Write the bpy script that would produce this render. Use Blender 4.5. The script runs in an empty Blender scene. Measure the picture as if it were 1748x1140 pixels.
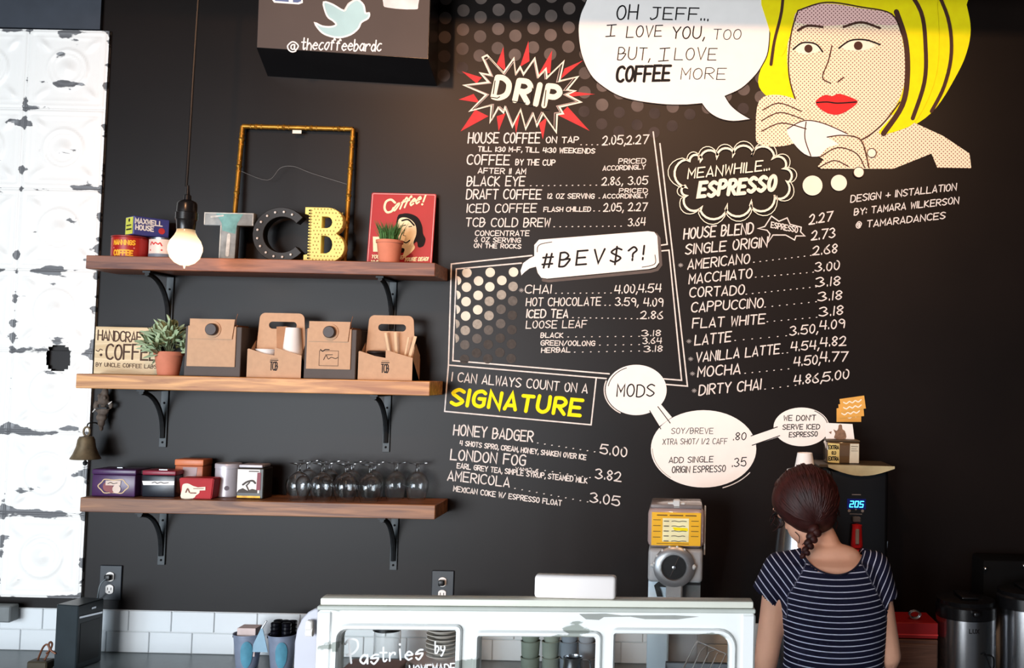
import bpy, bmesh, math, random
from mathutils import Vector, Matrix
from mathutils.geometry import tessellate_polygon
random.seed(7)
R = math.radians
C = bpy.context.scene.collection
SC = bpy.context.scene

# ------------------------------------------------------------------ camera
F, PX, PY, CY, CZ = 1740.0, 1160.0, 555.0, -3.66, 1.95
ROT = Matrix.Rotation(R(90) + .05, 3, 'X') @ Matrix.Rotation(.022, 3, 'Z')
cd = bpy.data.cameras.new('camera'); cam = bpy.data.objects.new('camera', cd); C.objects.link(cam)
cam.location = (0, CY, CZ); cam.rotation_euler = ROT.to_euler()
cd.sensor_width = 36; cd.lens = F / 1748 * 36
cd.shift_x = -(PX - 874) / 1748; cd.shift_y = (PY - 570) / 1748
cd.clip_start = .05
SC.camera = cam

def W(px, py, Y=0.0):
    """point of the plane y = Y seen at a photo pixel"""
    d = ROT @ Vector(((px - PX) / F, -(py - PY) / F, -1))
    return Vector((0, CY, CZ)) + d * ((Y - CY) / d.y)
def S(Y): return (Y - CY) / F      # metres per photo pixel at depth Y

# ------------------------------------------------------------------ world, lights, exposure
SC.view_settings.view_transform = 'Standard'; SC.view_settings.look = 'None'
SC.view_settings.gamma = 1; SC.view_settings.use_curve_mapping = False
SC.view_settings.exposure = 0.0
wd = bpy.data.worlds.new('world'); SC.world = wd; wd.use_nodes = True
wd.node_tree.nodes['Background'].inputs[0].default_value = (.62, .72, .85, 1)
wd.node_tree.nodes['Background'].inputs[1].default_value = .35
def area(name, loc, target, sx, sy, power, col, spread=180):
    l = bpy.data.lights.new(name, 'AREA'); l.shape = 'RECTANGLE'; l.size = sx; l.size_y = sy
    l.energy = power; l.color = col; l.spread = R(spread)
    o = bpy.data.objects.new(name, l); C.objects.link(o); o.location = loc
    o.rotation_euler = (Vector(target) - Vector(loc)).to_track_quat('-Z', 'Y').to_euler()
    return o
def spot(name, loc, target, power, col, size, blend=.6, rad=.06):
    l = bpy.data.lights.new(name, 'SPOT'); l.energy = power; l.color = col
    l.spot_size = R(size); l.spot_blend = blend; l.shadow_soft_size = rad
    o = bpy.data.objects.new(name, l); C.objects.link(o); o.location = loc
    o.rotation_euler = (Vector(target) - Vector(loc)).to_track_quat('-Z', 'Y').to_euler()
    return o
area('window_daylight_left', (-4.3, -4.6, 1.5), (-1.2, 0, 1.6), 2.6, 2.4, 150, (.72, .86, 1))
area('shopfront_daylight', (-3.25, -7.7, 1.7), (-.5, 0, 1.5), 3.0, 2.6, 440, (.92, .96, 1))
spot('track_lamp_left', (-1.35, -2.3, 3.5), (-.9, 0, 2.75), 100, (1, .50, .25), 75, .9)
spot('track_lamp_middle', (-.2, -2.3, 3.5), (-.05, 0, 2.55), 85, (1, .54, .29), 75, .9)
spot('track_lamp_right', (.85, -2.3, 3.5), (.6, 0, 2.5), 95, (1, .56, .30), 75, .9)

# ------------------------------------------------------------------ materials
def lin(c):
    return tuple((v / 255 / 12.92 if v / 255 <= .04045 else ((v / 255 + .055) / 1.055) ** 2.4) for v in c)
MATS = {}
def mat(name, rgb, rough=.55, metal=0.0, var=.12, scale=18, bump=0.0, spec=.5, trans=0.0, emit=None, estr=0, ior=1.45, coat=0, stretch=(1, 1, 1), linear=False):
    if name in MATS: return MATS[name]
    m = bpy.data.materials.new(name); m.use_nodes = True; MATS[name] = m
    nt = m.node_tree; n = nt.nodes; b = n['Principled BSDF']
    c = rgb if linear else lin(rgb)
    tc = n.new('ShaderNodeTexCoord'); mp = n.new('ShaderNodeMapping'); mp.inputs['Scale'].default_value = stretch
    nz = n.new('ShaderNodeTexNoise'); nz.inputs['Scale'].default_value = scale; nz.inputs['Detail'].default_value = 5
    rp = n.new('ShaderNodeValToRGB')
    lo = tuple(v * (1 - var) for v in c); hi = tuple(min(1, v * (1 + var)) for v in c)
    rp.color_ramp.elements[0].position = .3; rp.color_ramp.elements[1].position = .7
    rp.color_ramp.elements[0].color = (*lo, 1); rp.color_ramp.elements[1].color = (*hi, 1)
    nt.links.new(tc.outputs['Object'], mp.inputs[0]); nt.links.new(mp.outputs[0], nz.inputs['Vector'])
    nt.links.new(nz.outputs[0], rp.inputs[0]); nt.links.new(rp.outputs[0], b.inputs['Base Color'])
    b.inputs['Roughness'].default_value = rough; b.inputs['Metallic'].default_value = metal
    b.inputs['Specular IOR Level'].default_value = spec; b.inputs['Transmission Weight'].default_value = trans
    b.inputs['IOR'].default_value = ior; b.inputs['Coat Weight'].default_value = coat
    if emit:
        b.inputs['Emission Color'].default_value = (*lin(emit), 1); b.inputs['Emission Strength'].default_value = estr
    if bump:
        bp = n.new('ShaderNodeBump'); bp.inputs['Strength'].default_value = bump; bp.inputs['Distance'].default_value = .002
        nt.links.new(nz.outputs[0], bp.inputs['Height']); nt.links.new(bp.outputs[0], b.inputs['Normal'])
    return m
def wood(name, dark, light, scale=3.0, rough=.45):
    m = mat(name, light, rough)
    nt = m.node_tree; n = nt.nodes
    nz = [x for x in n if x.type == 'TEX_NOISE'][0]; mp = [x for x in n if x.type == 'MAPPING'][0]; rp = [x for x in n if x.type == 'VALTORGB'][0]
    mp.inputs['Scale'].default_value = (1.1, 14, 14); nz.inputs['Scale'].default_value = scale
    nz.inputs['Detail'].default_value = 8; nz.inputs['Distortion'].default_value = 1.2
    e = rp.color_ramp.elements; e[0].position = .35; e[1].position = .66
    e[0].color = (*lin(dark), 1); e[1].color = (*lin(light), 1)
    k = e.new(.5); k.color = (*[(a + b) / 2 * .93 for a, b in zip(lin(dark), lin(light))], 1)
    bp = n.new('ShaderNodeBump'); bp.inputs['Strength'].default_value = .25; bp.inputs['Distance'].default_value = .002
    nt.links.new(nz.outputs[0], bp.inputs['Height']); nt.links.new(bp.outputs[0], n['Principled BSDF'].inputs['Normal'])
    return m
def chipped(name, white, under, amount=.5, attr=None, rough=.4):
    """painted metal or wood whose paint has flaked in patches"""
    m = bpy.data.materials.new(name); m.use_nodes = True; nt = m.node_tree; n = nt.nodes; b = n['Principled BSDF']
    tc = n.new('ShaderNodeTexCoord')
    nz = n.new('ShaderNodeTexNoise'); nz.inputs['Scale'].default_value = 11; nz.inputs['Detail'].default_value = 6; nz.inputs['Roughness'].default_value = .5
    mp = n.new('ShaderNodeMapping'); mp.inputs['Scale'].default_value = (.7, 1, 1.8)
    nt.links.new(tc.outputs['Object'], mp.inputs[0]); nt.links.new(mp.outputs[0], nz.inputs['Vector'])
    src = nz.outputs[0]
    if attr:
        at = n.new('ShaderNodeAttribute'); at.attribute_name = attr
        ad = n.new('ShaderNodeMath'); ad.operation = 'ADD'
        nt.links.new(nz.outputs[0], ad.inputs[0]); nt.links.new(at.outputs['Fac'], ad.inputs[1]); src = ad.outputs[0]
    st = n.new('ShaderNodeValToRGB'); st.color_ramp.elements[0].position = amount; st.color_ramp.elements[1].position = amount + .02
    nt.links.new(src, st.inputs[0])
    mx = n.new('ShaderNodeMixRGB'); mx.inputs[1].default_value = (*lin(white), 1); mx.inputs[2].default_value = (*lin(under), 1)
    nt.links.new(st.outputs[0], mx.inputs[0]); nt.links.new(mx.outputs[0], b.inputs['Base Color'])
    b.inputs['Roughness'].default_value = rough
    bp = n.new('ShaderNodeBump'); bp.inputs['Strength'].default_value = .5; bp.inputs['Distance'].default_value = .002; bp.invert = True
    nt.links.new(st.outputs[0], bp.inputs['Height']); nt.links.new(bp.outputs[0], b.inputs['Normal'])
    return m
M_wall = mat('chalkboard_paint', (.0068, .0040, .0031), .38, var=.3, scale=1.6, spec=.22, linear=True)
M_chalk = mat('white_chalk_paint', (226, 218, 212), .8, var=.16, scale=60, spec=.2)
M_white = mat('white_wall_paint', (250, 244, 238), .7, var=.02, spec=.2)
M_cream = mat('cream_wall_paint', (252, 240, 218), .7, var=.03, spec=.2)
M_black = mat('black_lettering', (20, 16, 18), .6, var=.1, spec=.2)
M_brown = mat('brown_outline_paint', (74, 46, 36), .6, var=.15, spec=.2)
M_yel = mat('yellow_wall_paint', (255, 232, 10), .65, var=.05, scale=30, spec=.2)
M_red = mat('red_wall_paint', (206, 62, 62), .7, var=.12, scale=30, spec=.2)
M_lip = mat('lip_red_paint', (214, 48, 48), .7, var=.06, spec=.2)
M_dotb = mat('halftone_dot_paint', (98, 86, 80), .7, var=.25, scale=9, spec=.2)
M_dotd = mat('faint_halftone_dot_paint', (66, 56, 52), .7, var=.3, scale=9, spec=.2)
M_g1 = mat('pale_dot_paint', (222, 216, 200), .7, var=.1, spec=.2)
M_g2 = mat('mid_dot_paint', (160, 154, 144), .7, var=.2, scale=90, spec=.2)
M_g3 = mat('dim_dot_paint', (98, 94, 90), .7, var=.2, scale=90, spec=.2)
M_g4 = mat('dark_dot_paint', (70, 66, 63), .7, var=.2, scale=90, spec=.2)
M_kraft = mat('kraft_cardboard', (196, 158, 126), .75, var=.05, scale=60)
M_kraftd = mat('kraft_cardboard_inner', (150, 104, 74), .8, var=.06, scale=60)
M_dgrey = mat('dark_grey_card', (84, 76, 72), .7, var=.06)
M_plastic = mat('black_plastic', (14, 14, 15), .4, var=.1)
M_iron = mat('black_iron', (34, 36, 38), .5, metal=.3, var=.15)
M_plate = mat('grey_steel_plate', (62, 66, 68), .5, metal=.3, var=.15)
M_steel = mat('stainless_steel', (196, 198, 202), .22, metal=1, var=.04, scale=6)
M_gold = mat('gilt_bamboo', (164, 118, 40), .4, metal=.65, var=.35, scale=40)
M_terra = mat('terracotta', (206, 126, 98), .75, var=.06, scale=30)
M_glass = mat('clear_glass', (255, 255, 255), .02, var=0, trans=1)
M_paper = mat('white_paper', (244, 240, 236), .7, var=.02)
M_tile = mat('white_glazed_tile', (226, 230, 232), .18, var=.03, scale=4, coat=.3)
M_grout = mat('pale_grout', (214, 216, 216), .9, var=.08)
M_counter = mat('grey_countertop', (112, 120, 122), .35, var=.05, scale=40)
M_skin = mat('skin', (238, 178, 148), .55, var=.05, scale=12, bump=.05)
M_dark = mat('black_enamel', (16, 16, 18), .25, var=.1)

# ------------------------------------------------------------------ helpers
def obj(name, src, m=None, parent=None, smooth=False, loc=None):
    if isinstance(src, bmesh.types.BMesh):
        bmesh.ops.recalc_face_normals(src, faces=src.faces)
        me = bpy.data.meshes.new(name); src.to_mesh(me); src.free()
    else: me = src
    if m and not me.materials: me.materials.append(m)
    if smooth:
        for p in me.polygons: p.use_smooth = True
        try: me.set_sharp_from_angle(angle=R(40))
        except Exception: pass
    o = bpy.data.objects.new(name, me); C.objects.link(o)
    if parent: o.parent = parent
    if loc is not None: o.location = loc
    return o
def tag(o, label, cat, group=None):
    o['label'] = label; o['category'] = cat
    if group: o['group'] = group
    return o
def thing(name, label, cat, loc=(0, 0, 0), rz=0, group=None):
    o = bpy.data.objects.new(name, None); C.objects.link(o); o.empty_display_size = .05
    o.location = loc; o.rotation_euler = (0, 0, rz)
    return tag(o, label, cat, group)
def copy_tree(o, parent=None):
    c = o.copy(); C.objects.link(c)
    if parent is not None: c.parent = parent
    for ch in list(o.children): copy_tree(ch, c)
    return c
def bx(bm, x, y, z, sx, sy, sz, rot=None, bev=0, seg=1):
    """box centred at x, y, z"""
    t = bmesh.new(); bmesh.ops.create_cube(t, size=1)
    for v in t.verts: v.co = Vector((v.co.x * sx, v.co.y * sy, v.co.z * sz))
    if bev: bmesh.ops.bevel(t, geom=t.edges[:], offset=bev, segments=seg, affect='EDGES', profile=.5)
    M = Matrix.Translation((x, y, z)) @ (rot.to_4x4() if rot else Matrix.Identity(4))
    bmesh.ops.transform(t, matrix=M, verts=t.verts)
    me = bpy.data.meshes.new('t'); t.to_mesh(me); t.free(); bm.from_mesh(me); bpy.data.meshes.remove(me)
    return bm
def BX(*a, **k): return bx(bmesh.new(), *a, **k)
def lathe(prof, seg=32, bm=None, M=None):
    bm = bm or bmesh.new(); rings = []
    for r, z in prof:
        if r < 1e-6: rings.append([bm.verts.new((0, 0, z))])
        else: rings.append([bm.verts.new((r * math.cos(2 * math.pi * i / seg), r * math.sin(2 * math.pi * i / seg), z)) for i in range(seg)])
    for a, b in zip(rings, rings[1:]):
        for i in range(seg):
            j = (i + 1) % seg
            if len(a) == 1 and len(b) == 1: continue
            if len(a) == 1: bm.faces.new((a[0], b[i], b[j]))
            elif len(b) == 1: bm.faces.new((a[i], a[j], b[0]))
            else: bm.faces.new((a[i], a[j], b[j], b[i]))
    if M is not None: bmesh.ops.transform(bm, matrix=M, verts=[v for r in rings for v in r])
    return bm
def tube(pts, r, seg=8, bm=None, closed=False, flat=1.0):
    bm = bm or bmesh.new(); pts = [Vector(p) for p in pts]; n = len(pts); rings = []
    rs = r if isinstance(r, (list, tuple)) else [r] * n
    up = None
    for i, p in enumerate(pts):
        a = pts[(i - 1) % n] if closed or i else p; b = pts[(i + 1) % n] if closed or i < n - 1 else p
        t = (b - a); t = t.normalized() if t.length > 1e-9 else Vector((0, 0, 1))
        if up is None: up = Vector((0, 1, 0)) if abs(t.y) < .8 else Vector((1, 0, 0))
        s = t.cross(up)
        s = s.normalized() if s.length > 1e-6 else t.orthogonal().normalized()
        u = s.cross(t).normalized(); up = u
        rings.append([bm.verts.new(p + (s * math.cos(2 * math.pi * k / seg) + u * flat * math.sin(2 * math.pi * k / seg)) * rs[i]) for k in range(seg)])
    for i in range(n if closed else n - 1):
        a, b = rings[i], rings[(i + 1) % n]
        for k in range(seg): bm.faces.new((a[k], a[(k + 1) % seg], b[(k + 1) % seg], b[k]))
    if not closed:
        bm.faces.new(rings[0]); bm.faces.new(rings[-1])
    return bm
def ball(bm, c, r, seg=16, rings=10, M=None):
    r = r if isinstance(r, (tuple, list)) else (r, r, r)
    t = bmesh.new(); bmesh.ops.create_uvsphere(t, u_segments=seg, v_segments=rings, radius=1)
    bmesh.ops.transform(t, matrix=Matrix.Translation(c) @ (M.to_4x4() if M else Matrix.Identity(4)) @ Matrix.Diagonal((*r, 1)), verts=t.verts)
    me = bpy.data.meshes.new('t'); t.to_mesh(me); t.free(); bm.from_mesh(me); bpy.data.meshes.remove(me)
    return bm
def plate(loops, thick, bev=0):
    """outline with holes in x-z, given thickness along y (centred)"""
    cu = bpy.data.curves.new('c', 'CURVE'); cu.dimensions = '2D'; cu.fill_mode = 'BOTH'; cu.extrude = max(0, thick / 2 - bev)
    if bev: cu.bevel_depth = bev; cu.bevel_resolution = 1; cu.offset = -bev
    for lp in loops:
        s = cu.splines.new('POLY'); s.points.add(len(lp) - 1); s.use_cyclic_u = True
        for p, q in zip(s.points, lp): p.co = (q[0], q[1], 0, 1)
    o = bpy.data.objects.new('c', cu); C.objects.link(o)
    me = bpy.data.meshes.new_from_object(o.evaluated_get(bpy.context.evaluated_depsgraph_get()))
    bpy.data.objects.remove(o); bpy.data.curves.remove(cu)
    me.transform(Matrix.Rotation(R(90), 4, 'X')); me.materials.clear()
    return me
def rrect(x0, z0, x1, z1, r, seg=5):
    rr = r if isinstance(r, (tuple, list)) else (r,) * 4       # bl, br, tr, tl
    out = []
    for (cx, cz, a0, q) in ((x0 + rr[0], z0 + rr[0], 180, rr[0]), (x1 - rr[1], z0 + rr[1], 270, rr[1]), (x1 - rr[2], z1 - rr[2], 0, rr[2]), (x0 + rr[3], z1 - rr[3], 90, rr[3])):
        if q < 1e-6: out.append((cx, cz)); continue
        for k in range(seg + 1):
            a = R(a0 + 90 * k / seg); out.append((cx + q * math.cos(a), cz + q * math.sin(a)))
    return out
def catmull(P, sub=5, closed=False):
    n = len(P); out = []
    for i in range(n if closed else n - 1):
        p0 = P[(i - 1) % n] if closed or i else P[0]; p1 = P[i]; p2 = P[(i + 1) % n]; p3 = P[(i + 2) % n] if closed or i < n - 2 else P[-1]
        for k in range(sub):
            t = k / sub
            out.append(tuple(.5 * ((2 * b) + (-a + c) * t + (2 * a - 5 * b + 4 * c - d) * t * t + (-a + 3 * b - 3 * c + d) * t ** 3) for a, b, c, d in zip(p0, p1, p2, p3)))
    if not closed: out.append(tuple(P[-1]))
    return out

# ------------------------------------------------------------------ hand lettering
GL = {'A': '003860 1252', 'B': '0008 ~0838563404 ~3464523000', 'C': '~67481704114061', 'D': '0008 ~083866623000', 'E': '68080060 0454', 'F': '680800 0454',
 'G': '~67481704114061 616434', 'H': '0800 6860 0464', 'I': '0800', 'i': '0868 3830 0060', 'J': '1868 ~48421001', 'K': '0800 580460', 'L': '080060',
 'M': '0008336860', 'N': '00086068', 'O': '~38170411305164573817', 'P': '0008 ~0848664404', 'Q': '~381704113051645738 4260', 'R': '0008 ~0848664404 2460',
 'S': '~67380634623001', 'T': '0868 3830', 'U': '~0802306268', 'V': '083068', 'W': '0810365068', 'X': '0860 6800', 'Y': '083468 3430', 'Z': '08680060',
 '0': '~2806022042462806', '1': '0800', '2': '~0638563200 0060', '3': '~07385634 ~34623001', '4': '180363 5850', '5': '681804 ~0445624001', '6': '~5815023052430 4',
 '7': '086820', '8': '~341638563452301234', '9': '~563406285650', '.': '1011', ',': '110a', '!': '0803 0100', '?': '~0638563432 3130', '#': '1028 4058 0262 0666',
 '$': '~67380634623001 393a', '/': '0058', '+': '3136 0363', '@': '~44342231445554427 ~54614121', ':': '0201 0605', "'": '0806', '-': '0343', '*': '1155 1551 3036 0363', '&': '60273842402164',
 'a': '~44240221 4144 4440', 'b': '0800 ~0334321000', 'c': '~44240221 41', 'd': '~44240221 41 4840', 'e': '~0242341402 2142', 'f': '~48270 20 0535', 'h': '0800 ~03254440'}
GL.update({'6': '~581502205052430 3'.replace(' ', ''), '@': '~46362523324346 ~464352646648280503113051', 'a': '~44250230 45 4540'.replace('0 4', '04'), 'c': '~4525022041', 'd': '~4325022043 4840',
 'e': '~034344250220 ~2041', 'f': '~4738261610 0535', 'h': '0800 ~03254340', 'b': '0800 ~0325432000', 'o': '~250220434525', 'r': '0500 ~03254544', 's': '~45250343201001',
 't': '~28213041 0545', 'n': '0500 ~03254340', 'y': '~0503224344 ~45431a0a', 'v': '0500', 'a': '~4425022043 4540', '6': '~4815022051431503', '~': '~03142334'})
GW = {'I': 0, '1': 0, '.': 0, ',': 0, '!': 0, ':': 0, "'": 0, ' ': 3, 'i': 5, 'M': 7, 'W': 7}
def glyph(ch):
    out = []
    for st in GL.get(ch, '').split(' '):
        if not st: continue
        sm = st[0] == '~'; st = st.lstrip('~')
        P = []
        for k in range(0, len(st) - 1, 2):
            y = {'a': -1.5, 'b': -2}.get(st[k + 1]); y = float(st[k + 1]) if y is None else y
            P.append((float(st[k]), y))
        if sm and len(P) > 2: P = catmull(P, 4)
        out.append(P)
    xs = [p[0] for s in out for p in s] or [0]
    return out, min(xs), (max(xs) - min(xs)) if ch not in GW or ch in 'MW' else GW[ch]
class Ink:
    def __init__(s): s.v = []; s.f = []; s.c = 0
    def z(s): s.c += 1; return (s.c % 30) * 1.5e-5
    def quadstrip(s, L, Rr, closed=False):
        b = len(s.v); n = len(L); z = s.z(); s.v += [(*p, z) for p in list(L) + list(Rr)]
        for i in range(n if closed else n - 1):
            j = (i + 1) % n; s.f.append((b + i, b + j, b + n + j, b + n + i))
    def disc(s, c, r, n=20, ry=None):
        b = len(s.v); ry = ry or r
        z = s.z(); s.v += [(c[0] + r * math.cos(2 * math.pi * k / n), c[1] + ry * math.sin(2 * math.pi * k / n), z) for k in range(n)]
        s.f.append(tuple(range(b, b + n)))
    def stroke(s, P, w, closed=False, caps=True):
        Q = [P[0]]
        for p in P[1:]:
            if math.hypot(p[0] - Q[-1][0], p[1] - Q[-1][1]) > 1e-5 * max(1, abs(w)): Q.append(p)
        if closed and len(Q) > 2 and math.hypot(Q[0][0] - Q[-1][0], Q[0][1] - Q[-1][1]) < 1e-5: Q.pop()
        n = len(Q)
        if n < 2: s.disc(Q[0], w / 2, 8); return
        L = []; Rr = []; ws = w if isinstance(w, (list, tuple)) else None
        for i in range(n):
            a = Q[i - 1] if (closed or i) else Q[i]; b = Q[(i + 1) % n] if (closed or i < n - 1) else Q[i]; p = Q[i]
            d1 = (p[0] - a[0], p[1] - a[1]); d2 = (b[0] - p[0], b[1] - p[1])
            l1 = math.hypot(*d1); l2 = math.hypot(*d2)
            if l1 < 1e-12: d1 = d2; l1 = l2
            if l2 < 1e-12: d2 = d1; l2 = l1
            d1 = (d1[0] / l1, d1[1] / l1); d2 = (d2[0] / l2, d2[1] / l2)
            t = (d1[0] + d2[0], d1[1] + d2[1]); lt = math.hypot(*t)
            if lt < .2: t = d1; lt = 1
            t = (t[0] / lt, t[1] / lt); nn = (-t[1], t[0])
            k = min(2.2, 1 / max(.3, abs(nn[0] * -d1[1] + nn[1] * d1[0]))); h = w / 2 * k
            L.append((p[0] + nn[0] * h, p[1] + nn[1] * h)); Rr.append((p[0] - nn[0] * h, p[1] - nn[1] * h))
        s.quadstrip(L, Rr, closed)
        if caps and not closed: s.disc(Q[0], w / 2, 8); s.disc(Q[-1], w / 2, 8)
    def poly(s, P):
        b = len(s.v); z = s.z(); s.v += [(p[0], p[1], z) for p in P]
        for t in tessellate_polygon([[Vector((p[0], p[1], 0)) for p in P]]): s.f.append(tuple(b + i for i in t))
    def text(s, t, x0, y0, x1, y1, h, w, slant=.12, ydown=True, jit=.03, gap=2.2):
        items = []; x = 0
        for ch in t:
            st, mn, gw = glyph(ch)
            items.append((x, st, mn)); x += gw + gap
        tot = max(1e-6, x - gap); sg = -1 if ydown else 1
        ux = (x1 - x0) / tot; uy = (y1 - y0) / tot
        for gx, st, mn in items:
            jy = random.uniform(-jit, jit) * h; sc = 1 + random.uniform(-jit, jit)
            for P in st:
                s.stroke([(x0 + ux * (gx + p[0] - mn) + slant * h * p[1] / 8, y0 + uy * (gx + p[0] - mn) + jy + sg * h * p[1] / 8 * sc) for p in P], w)
    def dots(s, x0, y0, x1, y1, n, r):
        for i in range(n):
            k = i / max(1, n - 1); a = x0 + (x1 - x0) * k; b = y0 + (y1 - y0) * k
            s.stroke([(a - r * .7, b + r * .1), (a + r * .7, b - r * .1)], r * 1.5)
    def mesh(s, name, fn):
        me = bpy.data.meshes.new(name); me.from_pydata([fn(p) for p in s.v], [], s.f); me.validate(); me.update()
        return me
def onplane(o, u, v):
    o, u, v = Vector(o), Vector(u), Vector(v)
    n = u.cross(v).normalized()
    return lambda p: o + u * p[0] + v * p[1] + n * p[2]
def onfront(y): return lambda p: Vector((p[0], y - p[2], p[1]))      # local x-z drawing on a face that looks towards -y

# ------------------------------------------------------------------ setting
def struct(name, src, m, label=None):
    o = obj(name, src, m); o['kind'] = 'structure'; o['label'] = label or name.replace('_', ' ')
    return o
wall = struct('wall_back', BX(0, .1, 1.85, 9.6, .2, 3.7), M_wall, 'black chalkboard-painted back wall covered in hand-lettered menus')
struct('floor', BX(0, -4, -.05, 9.6, 8.4, .1), mat('dark_floor', (88, 78, 70), .5, var=.15), 'dark floor of the shop')
struct('ceiling', BX(0, -4, 3.75, 9.6, 8.4, .1), mat('ceiling_paint', (60, 60, 62), .8), 'dark painted ceiling')
struct('wall_left', BX(-4.85, -4, 1.85, .1, 8.4, 3.7), mat('side_wall_paint', (120, 116, 112), .8), 'grey side wall on the left')
struct('wall_right', BX(4.85, -4, 1.85, .1, 8.4, 3.7), mat('side_wall_dark', (26, 25, 25), .8), 'dark side wall on the right')
struct('trim_1', BX(0, -.5, 3.50, 9.4, .3, .40), mat('beam_paint', (50, 50, 52), .8), 'ceiling beam running in front of the menu wall')
# grey board above the tin cladding
a = W(-60, -60, -.015); b = W(170.5, 50, -.015)
struct('trim_2', BX((a.x + b.x) / 2, -.0075, (a.z + b.z) / 2, b.x - a.x, .015, a.z - b.z), mat('slate_board', (50, 55, 64), .5, var=.1), 'slate grey board above the tin cladding')

# ------------------------------------------------------------------ pressed tin cladding
M_tin = chipped('flaking_white_tin_paint', (246, 242, 236), (104, 104, 106), .667, 'chip', .38)
tin = thing('tin_cladding', 'old pressed tin panels with flaking white paint on the wall left of the shelves', 'wall panel', W(100, 1020, 0))
tp = W(186, 52, -.02); bt = W(135, 1022, -.02); TX1 = (tp.x + bt.x) / 2
NR = 7; TH = (tp.z - bt.z) / NR; TW = .288
hole = W(99, 611, -.02)
def tin_tile(col, row):
    cx = TX1 - TW * (col + .5); cz = bt.z + TH * (row + .5); n = 44
    bm = bmesh.new(); g = []; chips = []
    for j in range(n + 1):
        for i in range(n + 1):
            u = i / n - .5; v = j / n - .5; r = math.hypot(u, v); e = max(abs(u), abs(v)); h = 0
            h += .006 * math.exp(-((e - .465) / .014) ** 2) - .004 * math.exp(-((e - .495) / .010) ** 2) + .004 * math.exp(-((e - .40) / .012) ** 2)
            h += .006 * math.exp(-((r - .24) / .018) ** 2) + .004 * math.exp(-((r - .18) / .014) ** 2) + .010 * math.exp(-(r / .085) ** 2)
            dg = abs(abs(u) - abs(v)); h += .007 * math.exp(-(dg / .05) ** 2) * max(0, min(1, (r - .3) * 8)) * max(0, min(1, (.56 - r) * 12))
            h += random.uniform(-.0003, .0003)
            chip = (.19 if row < 4 else .135) * math.exp(-((abs(v) - .5) / (.075 if row < 4 else .05)) ** 2) + .12 * math.exp(-((abs(u) - .5) / .035) ** 2)
            g.append(bm.verts.new((cx + u * TW, -.016 - h, cz + v * TH))); chips.append(chip)
    for j in range(n):
        for i in range(n):
            q = [g[j * (n + 1) + i], g[j * (n + 1) + i + 1], g[(j + 1) * (n + 1) + i + 1], g[(j + 1) * (n + 1) + i]]
            c = sum((v.co for v in q), Vector()) / 4
            dx = abs(c.x - hole.x) / .043; dz = abs(c.z - hole.z) / .046
            if dx ** 3 + dz ** 3 < 1: continue
            bm.faces.new(q)
    # returned edge
    for (A, B) in (((0, 0), (0, n)), ((0, n), (n, n)), ((n, n), (n, 0)), ((n, 0), (0, 0))):
        seq = [(round(A[0] + (B[0] - A[0]) * k / n), round(A[1] + (B[1] - A[1]) * k / n)) for k in range(n + 1)]
        vs = [g[j * (n + 1) + i] for j, i in seq]; bk = []
        for v in vs: bk.append(bm.verts.new((v.co.x, -.001, v.co.z))); chips.append(.1)
        for k in range(n): bm.faces.new((vs[k], vs[k + 1], bk[k + 1], bk[k]))
    bm.verts.index_update()
    me = bpy.data.meshes.new('tin_tile'); bm.to_mesh(me); bm.free()
    at = me.attributes.new('chip', 'FLOAT', 'POINT')
    for k, c in enumerate(chips): at.data[k].value = c
    for p in me.polygons: p.use_smooth = True
    me.transform(Matrix.Translation(-tin.location))
    obj('tin_tile', me, M_tin, tin)
for row in range(NR):
    for col in range(3): tin_tile(col, row)

# ------------------------------------------------------------------ backsplash tiles and counter
tz = W(300, 1042, 0).z; cz0 = W(300, 1114, 0).z
COUNTER = cz0
bs = obj('backsplash', BX(.3, -.003, (tz + cz0) / 2, 6.2, .006, tz - cz0), M_grout); bs['kind'] = 'structure'; bs['label'] = 'white subway tile backsplash above the counter'
pitch = 72.0 * S(0); rh = (tz - cz0) / 2
tm = BX(0, 0, 0, pitch - .003, .008, rh - .003, bev=.0015); tme = bpy.data.meshes.new('tile'); tm.to_mesh(tme); tm.free(); tme.materials.append(M_tile)
x_ref = W(223, 1042, 0).x
for rr_ in range(2):
    off = 0 if rr_ else -.5
    for k in range(-8, 26):
        x = x_ref + (k + off + .5) * pitch
        if x + pitch / 2 > 3.3 or x - pitch / 2 < -2.75: continue
        t = obj('tile', tme, None, bs); t.location = (x, -.008, cz0 + rh * (rr_ + .5) - (0 if rr_ else 0))
cb = bmesh.new(); bx(cb, .35, -.31, COUNTER - .02, 6.4, .62, .04, bev=.004)
ctr = tag(obj('countertop', cb, M_counter), 'long grey countertop running along the foot of the tiled wall', 'countertop')
cb = bmesh.new(); bx(cb, .35, -.30, (COUNTER - .045) / 2, 6.3, .56, COUNTER - .05)
cab = tag(obj('counter_cabinet', cb, mat('dark_cabinet', (48, 46, 46), .5)), 'dark base cabinet under the back countertop', 'cabinet')

# ------------------------------------------------------------------ mural paint on the wall
def paint(name, ink, m, layer, parent=None, label=None):
    o = obj(name, ink.mesh(name, lambda p: W(p[0], p[1], -.0006 * layer - p[2])), m, parent or wall)
    if label: o['label'] = label
    return o
def CR(ox, oy, s, pts): return [(ox + x / s, oy + y / s) for x, y in pts]
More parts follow.
